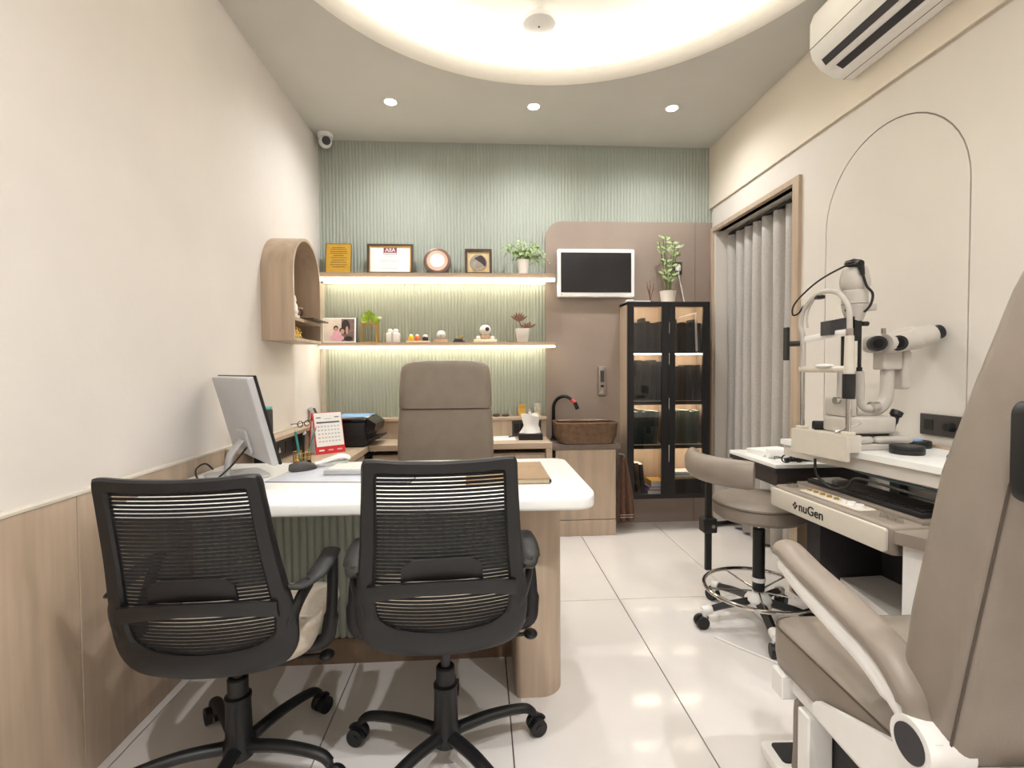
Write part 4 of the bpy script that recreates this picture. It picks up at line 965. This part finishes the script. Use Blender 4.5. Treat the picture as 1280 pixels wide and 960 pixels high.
# ------------------------------------------------------------------ small side table by the curtain
t = thing('side_table', 'small white topped side table with dark drawer by the curtain', 'table', (0, 0, 0))
obj('top', slab(BM(), rrect(1.296, 1.736, 2.10, 2.51, .006), .722, .740, .002), 'white', t)
obj('edge', B(1.299, 1.733, 2.103, 2.507, .702, .722), 'dgrey', t); obj('drawer', B(1.31, 1.735, 2.108, 2.50, .64, .702), 'plate', t)
obj('leg_panel', B(1.60, 1.67, 2.40, 2.46, 0, .64), 'wood', t); obj('leg_panel', B(1.675, 1.735, 2.44, 2.49, .082, .64), 'wood', t)
t = thing('leaflet_pile', 'stack of white leaflets on the small side table', 'papers', (1.42, 2.36, .740))
for k in range(5): obj('leaflet', B(-.07, .12, -.07, .07, .005*k, .005*k+.0045), 'paper', t, rot=(0, 0, .05*k), smooth=False)
t = thing('paper_roll', 'white paper roll with blue print lying on the side table', 'roll', (1.44, 2.24, .740)); b = BM(); cyl(b, (-.085, .02, .022), (.085, -.01, .022), .022, seg=22); obj('roll', b, 'paper', t); b = BM(); cyl(b, (.066, -.0067, .022), (.074, -.0081, .022), .0224, seg=22); obj('band', b, 'dgrey', t); b = BM(); cyl(b, (.085, -.01, .022), (.0865, -.0103, .022), .012, seg=16); obj('core', b, 'blue', t)
t = thing('torch_pen', 'black pen torch with a green end on the side table', 'torch', (1.45, 2.16, .740)); b = BM(); cyl(b, (-.07, .0, .009), (.05, .005, .009), .009, seg=14); obj('body', b, 'black', t); b = BM(); cyl(b, (.05, .005, .009), (.085, .006, .009), .0095, seg=14); obj('green_end', b, 'greenp', t)
glasses('trial_glasses', 'black wire glasses lying on the side table', (1.40, 2.135, .7405), .1)

# ------------------------------------------------------------------ refraction unit (console)
ang = math.atan2(-.999, .05)
U = thing('refraction_unit', 'taupe refraction console with lettered cream front panel and row of knobs', 'refraction unit', (1.196, 1.67, 0), ang)
obj('console_body', slab(BM(), rrect(-.28, .285, .012, .30, .02), .600, .692, .012), 'leather', U, ang=50)
obj('front_panel', slab(BM(), rrect(-.276, .268, .608, .681, .010), .0, .014, .003, 'y'), 'cream', U, ang=50)
tx = text('logo_text', 'nuGen', .047, 'black', U, (-.045, -.0008, .644), sx=1.0, bold=.0006)
b = BM()
for k in range(4):
    a = k*PI/2+PI/4*0; cyl(b, (-.128+.008*math.cos(a), .002, .644+.009*math.sin(a)), (-.128+.008*math.cos(a), -.0008, .644+.009*math.sin(a)), .0055, seg=10)
obj('logo_flower', b, 'black', U)
obj('button_plate', slab(BM(), rrect(-.16, .13, .035, .105, .01), .692, .697, .002), 'cream', U)
for k in range(8):
    b = BM(); r_ = .009 if k < 6 else .015; cyl(b, (-.14+k*.034, .068, .696), (-.14+k*.034, .068, .704+.004*(k > 5)), r_, r_*.85, 16); obj('knob', b, 'whitep' if k > 4 else 'gold', U)
for k in range(3):
    b = BM(); cyl(b, (.19+.028*k, .07, .692), (.19+.028*k, .07, .706), .012, .009, 16); obj('acrylic_well', b, 'gclear', U)
b = BM(); cyl(b, (-.225, .06, .692), (-.225, .06, .704), .022, .018, 18); obj('acrylic_well', b, 'gclear', U)
obj('rear_deck', B(-.275, .28, .115, .30, .692, .700), 'leather', U)
obj('pedestal', prism(BM(), [(.30, .03), (.36, .06), (.52, .14), (.52, .42), (.30, .42)], (0, .645)), 'whitep', U, smooth=False)
obj('pedestal_top', prism(BM(), [(.287, .012), (.30, .006), (.36, .035), (.54, .125), (.54, .43), (.287, .43)], (.646, .682)), 'leather', U, smooth=False)
obj('column', B(-.26, -.185, .15, .44, .185, .599, .004, 2), 'dgrey', U)
obj('foot', B(-.184, .295, .42, .50, .0, .599), 'dgrey', U)
obj('base_cover', prism(BM(), [(-.18, .235), (-.18, .415), (.295, .415), (.295, .13)], (0, .33)), 'whitep', U, smooth=False)
obj('cable_clip', B(.25, .262, .03, .05, .596, .601), 'dgrey', U)
t = keyboard('black_keyboard', 'black keyboard lying on the rear deck of the console', (1.408, 1.68, .7005), ang, .50, .14, 'black', 'blackg', 18, 6)
b = BM(); lathe(b, [(.075, .19), (.085, .2), (.085, .33), (.07, .355), (.01, .365)], (-.33, .24, 0), 26); obj('motor_cover', b, 'black', U)

# ------------------------------------------------------------------ white instrument table
t = thing('instrument_table', 'white instrument table fixed to the wall carrying the slit lamp', 'table', (0, 0, 0))
TP = [(1.30, 2.07), (1.36, 1.75), (1.415, 1.34), (1.40, .98), (1.735, .98), (1.735, 2.07)]
obj('top', prism(BM(), TP, (.838, .860)), 'white', t, smooth=False)
obj('apron', prism(BM(), [(x+.012 if x < 1.7 else x, y-.006 if y > 2 else y) for x, y in TP], (.79, .838)), 'wall_r', t, smooth=False)
obj('under_shelf', B(1.50, 1.735, 1.0, 2.02, .755, .785), 'wall_r', t)
obj('bracket', B(1.70, 1.735, 1.9, 1.95, .50, .755), 'dgrey', t)
b = BM(); tube(b, spline([(1.40, 1.95, .80), (1.42, 1.75, .775), (1.45, 1.5, .77), (1.47, 1.2, .775)], 6), .005, 8); obj('conduit', b, mat('blue_grey_tube', (120, 142, 150), .4, noise=.03), t)
obj('rear_lip', B(1.722, 1.736, .98, 2.07, .860, .872), 'wood', t)
t = thing('power_plate', 'wide dark power outlet plate on the wall above the instrument table', 'socket', (1.747, 1.738, .905))
obj('plate', B(-.010, -.0005, -.115, .115, 0, .082, .002, 1), 'plate', t); obj('switch_rocker', B(-.0125, -.0095, .055, .095, .02, .062, .001, 1), 'black', t)
b = BM(); cyl(b, (-.009, -.02, .04), (-.034, -.02, .04), .018, .015, 16); obj('plug', b, 'black', t); obj('switch_rocker', B(-.0125, -.0095, -.10, -.065, .02, .062, .001, 1), 'black', t)
def puck(label, x, y, r, h, top=None):
    t = thing('round_case', label, 'case', (x, y, .860)); b = BM(); lathe(b, [(r*.96, 0), (r, .003), (r, h*.55), (r*.97, h*.58), (r*.97, h*.62), (r, h*.65), (r, h-.003), (r*.95, h), (.002, h)], seg=32); obj('case', b, 'black', t)
    if top:
        b = BM(); cyl(b, (0, 0, h), (0, 0, h+.005), r*.45, r*.4, 20); obj('cap', b, top, t)
puck('plain black round case at the edge of the instrument table', 1.515, 1.665, .052, .030)
puck('black round case with blue cap below the power plate', 1.672, 1.80, .05, .026, 'blue')
mouse('black_mouse', 'black mouse on the instrument table next to the patient chair', (1.60, 1.53, .860), .4, 'black', 'dgrey', .10, .06, .034)

# ------------------------------------------------------------------ slit lamp
S = thing('slit_lamp', 'cream slit lamp microscope with chin rest on the instrument table', 'slit lamp', (0, 0, 0))
obj('chinrest_base', prism(BM(), [(1.276, 1.942), (1.316, 1.695), (1.372, 1.70), (1.345, 1.948)], (.8605, .922)), 'cream', S, smooth=False)
obj('overhang_skirt', prism(BM(), [(1.268, 1.945), (1.306, 1.69), (1.324, 1.693), (1.289, 1.948)], (.828, .9225)), 'cream', S, smooth=False)
obj('base_plate', slab(BM(), rrect(1.375, 1.60, 1.735, 1.93, .02), .8605, .885, .006), 'instr', S, ang=50)
obj('rail_cover', slab(BM(), rrect(1.385, 1.455, 1.73, 1.94, .02), .885, .912, .012), 'instr', S, ang=50)
obj('rail_cover', slab(BM(), rrect(1.458, 1.61, 1.73, 1.94, .02), .885, .912, .012), 'instr', S, ang=50)
pL, pR = (1.297, 1.92), (1.337, 1.72)
for (x, y), nm in ((pL, 'post'), (pR, 'post')):
    b = BM(); cyl(b, (x, y, .92), (x, y, 1.30), .0085, seg=16); obj(nm, b, 'chrome', S)
    obj('post_foot', slab(BM(), rrect(x-.018, x+.018, y-.018, y+.018, .006), .922, .935, .003), 'cream', S)
b = BM(); cyl(b, (*pR, 1.143), (*pR, 1.285), .017, .015, 16); obj('post_sleeve', b, 'cream', S)
b = BM(); cyl(b, (*pR, 1.055), (*pR, 1.146), .021, .021, 18); obj('height_grip', b, 'black', S)
b = BM(); cyl(b, (*pR, 1.285), (*pR, 1.312), .012, seg=14); obj('clamp', b, 'steel', S)
mid = ((pL[0]+pR[0])/2, (pL[1]+pR[1])/2)
def pt(s, z): return (pL[0]+(pR[0]-pL[0])*s, pL[1]+(pR[1]-pL[1])*s, z)
b = BM(); tube(b, spline([pt(0, 1.16), pt(0, 1.29), pt(-.06, 1.34), pt(0, 1.40), pt(.25, 1.448), pt(.5, 1.462), pt(.78, 1.445), pt(.97, 1.39), pt(1, 1.33), pt(1, 1.31)], 7), .0095, 12); obj('head_arch', b, 'instr', S)
d_ = Vector(pt(1, 0))-Vector(pt(0, 0))
b = BM(); tube(b, [pt(.02, 1.283), pt(.3, 1.288), pt(.7, 1.296), pt(.98, 1.298)], .012, 10, flat=(.35, 1.1)); obj('forehead_band', b, 'whitep', S)
b = BM(); tube(b, [pt(-.06, 1.163), pt(.5, 1.163), pt(1.0, 1.163)], .013, 10, flat=(.8, 1)); obj('chin_bar', b, 'cream', S)
b = BM(); ball(b, pt(.5, 1.176), .04, (.7, 1, .22), 18); obj('chin_cup', b, 'whitep', S)
b = BM(); tube(b, spline([pt(.28, 1.448), pt(.12, 1.40), pt(.08, 1.36), pt(.1, 1.33)], 5), .004, 8); obj('thin_wire_arm', b, 'instr', S)
obj('lamp_clip', B(1.302, 1.336, 1.845, 1.88, 1.438, 1.452, .003, 1), 'black', S)
b = BM(); cyl(b, (1.29, 1.93, 1.268), (1.25, 1.95, 1.268), .011, seg=12); obj('fixation_joint', b, 'black', S)
obj('fixation_lamp', B(1.240, 1.252, 1.935, 1.965, 1.20, 1.335, .003, 1), 'black', S)
# illumination tower
TX, TY = 1.418, 1.80
b = BM(); lathe(b, [(.040, 1.462), (.049, 1.475), (.051, 1.495), (.046, 1.525), (.040, 1.545), (.02, 1.548)], (TX, TY, 0), 28); obj('lamp_housing', b, 'instr', S)
b = BM(); lathe(b, [(.044, 1.41), (.044, 1.458), (.040, 1.462)], (TX, TY, 0), 28); obj('tower_ring', b, 'instr', S)
b = BM(); lathe(b, [(.026, 1.345), (.032, 1.36), (.040, 1.385), (.044, 1.408)], (TX, TY, 0), 28); obj('tower_neck', b, 'instr', S)
b = BM(); lathe(b, [(.012, 1.548), (.024, 1.552), (.03, 1.562), (.026, 1.572), (.01, 1.574)], (TX-.015, TY-.01, 0), 20); cyl(b, (TX-.02, TY-.052, 1.55), (TX-.012, TY-.054, 1.51), .012, .007, 12); cyl(b, (TX-.015, TY-.01, 1.562), (TX-.02, TY-.055, 1.553), .018, .012, 12); obj('lamp_socket', b, 'black', S)
obj('side_knob', B(TX+.035, TX+.075, TY-.02, TY+.02, 1.385, 1.412, .004, 2), 'instr', S)
b = BM(); cyl(b, (TX+.02, TY-.01, 1.335), (TX+.045, TY-.01, 1.335), .009, seg=12); obj('adjust_screw', b, 'black', S)
b = BM(); cyl(b, (TX-.045, TY-.035, 1.382), (TX-.065, TY-.04, 1.382), .005, seg=8); obj('aperture_lever', b, 'black', S)
obj('prism_housing', prism(BM(), [(1.305, 1.292), (1.40, 1.296), (1.40, 1.362), (1.305, 1.345)], (1.775, 1.83), axis='y'), 'dgrey', S, smooth=False)
obj('black_block', B(1.385, 1.43, 1.775, 1.825, 1.27, 1.35, .003, 1), 'black', S)
for dx, dy, z0, z1 in ((-.045, .0, 1.15, 1.29), (.014, -.01, 1.15, 1.345), (-.01, .02, 1.10, 1.29)):
    b = BM(); cyl(b, (TX+dx, TY+dy, z0), (TX+dx, TY+dy, z1), .0065, seg=10); cyl(b, (TX+dx, TY+dy, z0), (TX+dx, TY+dy, z0+.02), .010, seg=10); obj('guide_rod', b, 'black', S)
b = BM(); tube(b, spline([(TX+.014, TY-.01, 1.155), (TX+.018, TY-.01, 1.10), (TX+.018, TY-.01, 1.04), (TX+.03, TY-.01, 1.015), (TX+.06, TY-.01, 1.012)], 5), [.018]*12+[.02]*9, 12, flat=(1, .8)); obj('lamp_arm', b, 'instr', S)
b = BM(); cyl(b, (TX-.045, TY+.005, 1.0), (TX-.045, TY+.005, 1.152), .016, .014, 14); obj('lamp_column', b, 'instr', S)
b = BM(); cyl(b, (TX+.055, TY-.02, 1.018), (TX+.085, TY-.02, 1.022), .02, .018, 16); obj('pivot_knob', b, 'chrome', S)
# carriage
obj('cross_slide', slab(BM(), rrect(1.345, 1.54, 1.735, 1.87, .012), .922, .985, .01), 'instr', S, ang=50)
obj('slide_foot', B(1.40, 1.52, 1.75, 1.86, .911, .923), 'black', S)
obj('carriage_block', slab(BM(), rrect(1.345, 1.395, 1.75, 1.86, .008), .985, 1.055, .006), 'instr', S, ang=50)
b = BM(); cyl(b, (1.346, 1.78, 1.045), (1.328, 1.78, 1.045), .014, seg=14); obj('lock_knob', b, 'chrome', S)
b = BM(); tube(b, [(1.315, 1.76, .925), (1.36, 1.74, .95), (1.395, 1.735, .965)], .005, 8); obj('tie_rod', b, 'chrome', S)
b = BM(); cyl(b, (1.33, 1.90, .935), (1.37, 1.885, .935), .022, seg=16); obj('rail_wheel', b, 'black', S)
b = BM(); lathe(b, [(.026, .912), (.026, .924), (.012, .93)], (1.562, 1.79, 0), 20); obj('joystick_boot', b, 'instr', S)
b = BM(); tube(b, spline([(1.563, 1.79, .925), (1.572, 1.79, .96), (1.58, 1.79, .985), (1.588, 1.79, 1.0)], 4), [.012]*4+[.015]*4+[.021]*5, 12); obj('joystick', b, 'black', S)
# microscope arm and body
b = BM(); tube(b, spline([(1.42, 1.80, 1.002), (1.48, 1.80, 1.0), (1.525, 1.80, 1.015), (1.548, 1.80, 1.05), (1.553, 1.80, 1.11), (1.553, 1.80, 1.20), (1.553, 1.80, 1.235)], 6), .024, 14, flat=(.85, 1)); obj('microscope_arm', b, 'instr', S, ang=60)
obj('arm_head', slab(BM(), rrect(1.515, 1.59, 1.77, 1.83, .008), 1.16, 1.235, .006), 'instr', S, ang=50)
obj('rear_column', slab(BM(), rrect(1.592, 1.628, 1.77, 1.83, .01), 1.085, 1.235, .012), 'instr', S, ang=50)
obj('microscope_body', slab(BM(), rrect(1.475, 1.60, 1.755, 1.85, .03), 1.225, 1.295, .02), 'instr', S, ang=60)
b = BM(); tube(b, [(1.50, 1.752, 1.258), (1.56, 1.757, 1.262), (1.64, 1.763, 1.272)], .036, 20); obj('magnification_drum', b, 'instr', S)
for x, y in ((1.474, 1.765), (1.534, 1.742)):
    b = BM(); cyl(b, (x+.012, y+.012, 1.258), (x-.006, y-.022, 1.258), .030, .028, 22); k_ = obj('objective_ring', b, 'black', S); b = BM(); cyl(b, (x-.006, y-.022, 1.258), (x-.0075, y-.0245, 1.258), .017, seg=18); obj('lens_glass', b, 'blackg', k_)
b = BM(); cyl(b, (1.535, 1.80, 1.293), (1.535, 1.80, 1.318), .008, seg=12); obj('lock_pin', b, 'steel', S)
for y in (1.762, 1.838):
    b = BM(); tube(b, [(1.60, y, 1.272), (1.64, y, 1.28), (1.69, y, 1.292)], [.030, .040, .039], 20); e_ = obj('eyepiece_tube', b, 'instr', S)
    b = BM(); tube(b, [(1.686, y, 1.291), (1.705, y, 1.297), (1.725, y, 1.303)], [.028, .025, .027], 18); obj('eyecup', b, 'black', e_)
b = BM(); tube(b, spline([(TX-.02, TY-.054, 1.553), (1.36, 1.78, 1.548), (1.30, 1.85, 1.50), (1.262, 1.92, 1.43), (1.262, 1.935, 1.385), (1.28, 1.925, 1.39), (1.295, 1.91, 1.42), (1.318, 1.86, 1.45)], 7), .0035, 8); obj('lamp_cable', b, 'black', S)
b = BM(); tube(b, spline([(TX-.012, TY-.054, 1.512), (TX+.0, TY-.058, 1.47), (TX+.022, TY-.06, 1.44), (TX+.018, TY-.055, 1.40), (TX-.002, TY-.05, 1.375)], 6), .0045, 8); obj('lamp_cable', b, 'black', S)
b = BM(); tube(b, spline([(1.268, 1.80, .822), (1.27, 1.79, .76), (1.30, 1.75, .722), (1.315, 1.70, .735), (1.32, 1.66, .775), (1.34, 1.58, .775), (1.365, 1.45, .765), (1.37, 1.25, .76)], 6), .005, 8); tag(obj('power_cable', b, 'black'), 'black cable drooping from the slit lamp over the console', 'cable')

# ------------------------------------------------------------------ stool
t = thing('examination_stool', 'taupe round stool with curved arm support and chrome foot ring', 'stool', (1.250, 2.145, 0))
b = BM(); lathe(b, [(.15, .495), (.185, .50), (.199, .515), (.203, .545), (.198, .57), (.18, .583), (.10, .588), (.002, .589)], seg=40); obj('seat', b, 'leather', t)
b = BM(); tube(b, [(.2025*math.cos(a), .2025*math.sin(a), .563) for a in [2*PI*k/40 for k in range(41)]], .0018, 6); obj('piping', b, 'seam', t)
b = BM(); cyl(b, (0, 0, .44), (0, 0, .497), .015, seg=16); obj('gas_lift', b, 'chrome', t)
b = BM(); lathe(b, [(.026, .16), (.026, .44), (.022, .445)], seg=20); obj('column', b, 'black', t)
b = BM(); lathe(b, [(.03, .085), (.055, .09), (.058, .12), (.045, .14), (.03, .15)], seg=24); obj('hub', b, 'whitep', t)
b = BM(); lathe(b, [(.029, .20), (.030, .21), (.029, .22)], seg=20, cap=False); obj('collar', b, 'whitep', t)
b = BM(); tube(b, [(.232*math.cos(a), .232*math.sin(a), .165) for a in [2*PI*k/48 for k in range(49)]], .009, 10)
for k in range(5):
    a = math.radians(30+72*k); cyl(b, (.03*math.cos(a), .03*math.sin(a), .155), (.232*math.cos(a), .232*math.sin(a), .165), .004, seg=8)
obj('foot_ring', b, 'chrome', t)
for k in range(5):
    a = math.radians(182+72*k); d = Vector((math.cos(a), math.sin(a), 0)); s = Vector((-d.y, d.x, 0)); lb = BM()
    tube(lb, [d*.04+Vector((0, 0, .11)), d*.14+Vector((0, 0, .10)), d*.235+Vector((0, 0, .082))], [.02, .018, .016], 4, flat=(1.2, 1.0)); lg = obj('leg', lb, 'black', t, smooth=False)
    b = BM(); cyl(b, d*.225+Vector((0, 0, .084)), d*.268+Vector((0, 0, .078)), .021, .018, 14); cyl(b, d*.258+Vector((0, 0, .08)), d*.258+Vector((0, 0, .045)), .014, seg=12); obj('leg_cap', b, 'whitep', lg)
    c_ = d*.27+Vector((0, 0, .028)); b = BM()
    for q in (-1, 1): cyl(b, c_+s*q*.004, c_+s*q*.023, .028, seg=18)
    tube(b, [c_+d*.03*math.cos(z_)+Vector((0, 0, .031*math.sin(z_))) for z_ in [.3+2.4*i/8 for i in range(9)]], .008, 8); obj('caster', b, 'black', lg)
# arm support: arc around the seat
STF = (.8, 1.32)
def armarc(r, a0, a1, z, n=18): return [(r*math.cos(math.radians(a0+(a1-a0)*k/n)), r*math.sin(math.radians(a0+(a1-a0)*k/n)), z+.012*math.sin(PI*k/n)*0) for k in range(n+1)]
pth = armarc(.285, 146, 236, .735)
rad = [.032] + [.045]*(len(pth)-2) + [.042]
b = BM(); tube(b, pth, rad, 18, flat=STF); sup = obj('arm_support', b, 'leather', t)
px, py = -.232, .01
obj('support_post', B(px-.014, px+.014, py-.009, py+.009, .255, .70, .002, 1), 'black', t)
obj('post_clamp', B(px-.032, px+.03, py-.028, py+.028, .43, .495, .004, 1), 'black', t)
b = BM(); tube(b, [(px+.02, py, .462), (-.10, -.01, .475), (-.03, 0, .482)], .014, 4, flat=(1, .9)); obj('clamp_arm', b, 'black', t, smooth=False)
b = BM(); cyl(b, (px+.01, py-.028, .462), (px+.01, py-.034, .462), .008, seg=10); obj('clamp_bolt', b, 'steel', t)
b = BM(); tube(b, spline([(1.0, 2.05, .004), (1.08, 1.94, .004), (1.16, 1.84, .004), (1.24, 1.72, .004)], 6), .004, 8); tag(obj('floor_cable', b, 'whitep'), 'white cable lying on the tiles below the stool', 'cable')

# ------------------------------------------------------------------ patient chair
RC = thing('patient_chair', 'taupe leather examination chair with white frame and foot rest', 'examination chair', (.985, .98, 0), -.05)
def seat_r(z, k, e=0): return [Vector((p[0]*k, p[1]*k, z)) for p in rrect(-.238, .245, -.26, .275, [.05, .06, .06, .05], 8)]
obj('seat_cushion', ring_loft(BM(), [seat_r(.392, .93), seat_r(.40, .985), seat_r(.43, 1.0), seat_r(.485, 1.0), seat_r(.498, .985), seat_r(.505, .95), seat_r(.508, .7)]), 'leather', RC, ang=60)
b = BM(); pts = [p for p in seat_r(.4975, .992)]; tube(b, pts+[pts[0]], .0022, 6); obj('seat_piping', b, 'seam', RC)
# backrest: outline in (y, z) swept over x, leaning back
def bk(): 
    bm = BM(); rings = []
    yc = lambda z: -.205 - .17*max(0, z-.5) - .10*max(0, z-1.0)
    for z, hw, th in ((.47, .20, .05), (.485, .225, .10), (.55, .238, .125), (.75, .240, .135), (1.0, .232, .13), (1.15, .222, .12), (1.28, .21, .11), (1.36, .195, .095), (1.40, .16, .06)):
        rings.append([Vector((p[0], yc(z)+p[1], z)) for p in rrect(-hw, hw, -th/2, th/2, min(.03, th*.4), 6)])
    return ring_loft(bm, rings), yc
bmk, yc = bk(); obj('backrest', bmk, 'leather', RC, ang=60)
b = BM(); tube(b, [(-hw_+.006, yc(z)-th_/2+.010, z) for z, hw_, th_ in ((.50, .228, .105), (.55, .238, .125), (.75, .240, .135), (1.0, .232, .13), (1.15, .222, .12), (1.28, .21, .11))], .0022, 6); obj('backrest_seam', b, 'seam', RC)
obj('headrest_bracket', slab(BM(), rrect(-.12, -.02, 1.02, 1.14, .02), yc(1.08)-.10, yc(1.08)-.06, .006, 'y'), 'black', RC)
obj('back_handle', slab(BM(), rrect(-.25, -.16, .985, 1.125, .02), yc(1.05)-.098, yc(1.05)-.058, .01, 'y'), 'black', RC)
# arms
for s in (-1, 1):
    x = s*.235; xt = s*.212
    b = BM(); path = spline([(x, -.225, .575), (x, -.20, .615), (x, -.14, .652), (x, -.02, .678), (x*.97, .10, .690), (xt, .215, .700), (xt, .235, .696)], 6)
    n = len(path); tube(b, path, [.030]*4+[.036]*(n-8)+[.034, .031, .026, .016], 16, flat=(1.05, .68)); pad = obj('arm_pad', b, 'leather', RC, ang=60)
    b = BM(); xo = x+s*.010; tube(b, spline([(xo, -.235, .545), (xo, -.19, .578), (xo, -.12, .612), (xo, .0, .638), (xo*.97, .11, .655), (xt+s*.008, .21, .668)], 6), [.016]*4+[.022]*4+[.027]*23, 12, flat=(.9, .9)); obj('arm_frame', b, 'whitep', RC, ang=60)
    b = BM(); cyl(b, (x-s*.04, -.235, .545), (x+s*.035, -.235, .545), .042, seg=28); pv = obj('arm_pivot', b, 'whitep', RC)
    b = BM(); cyl(b, (x+s*.035, -.235, .545), (x+s*.037, -.235, .545), .031, seg=28); obj('pivot_cap', b, 'dgrey', pv)
    b = BM(); prism(b, [(-.27, .57), (-.205, .515), (-.07, .47), (.03, .435), (.045, .42), (.04, .405), (.02, .398), (-.12, .40), (-.28, .42)], (x+.016*s-.006, x+.016*s+.006), axis='x'); obj('side_plate', b, 'whitep', RC, ang=30)
    obj('side_rail', B(x-.03*s-.012, x-.03*s+.012, -.25, .22, .345, .385, .004, 1), 'whitep', RC)
b = BM(); prism(b, [(-.33, .40), (-.33, .50), (-.29, .545), (-.22, .50), (-.19, .40)], (-.24, .24), axis='x'); obj('rear_bracket', b, 'whitep', RC, ang=30)
obj('seat_frame', B(-.20, .20, -.24, .24, .345, .391, .006, 1), 'whitep', RC)
for s in (-1, 1): obj('front_upright', B(s*.20-.03, s*.20+.03, .10, .145, .06, .345, .004, 1), 'whitep', RC)
obj('front_clip', B(-.245, -.205, .185, .235, .33, .392, .003, 1), 'whitep', RC)
obj('pedestal', slab(BM(), rrect(-.17, .17, -.20, .20, .05), .04, .345, .008), 'black', RC, ang=50)
obj('base_plate', slab(BM(), rrect(-.26, .26, -.30, .26, .06), 0, .04, .01), 'whitep', RC, ang=50)
lg = []
for z, y in ((.385, .235), (.34, .25), (.24, .262), (.14, .262), (.082, .268)): lg.append([Vector((p[0], y+p[1], z)) for p in rrect(-.165, .20, -.018, .018, .012, 4)])
obj('leg_rest', ring_loft(BM(), lg), 'leather', RC, ang=60)
ft = obj('foot_rest', slab(BM(), rrect(-.20, .215, .21, .385, .02), .045, .075, .006), 'whitep', RC, ang=50)
obj('rubber_mat', slab(BM(), rrect(-.175, .19, .295, .368, .012), .0745, .079, .001), 'rug', ft)
for s in (-1, 1): obj('foot_arm', B(s*.15-.015, s*.15+.015, .20, .30, .041, .06), 'whitep', RC)
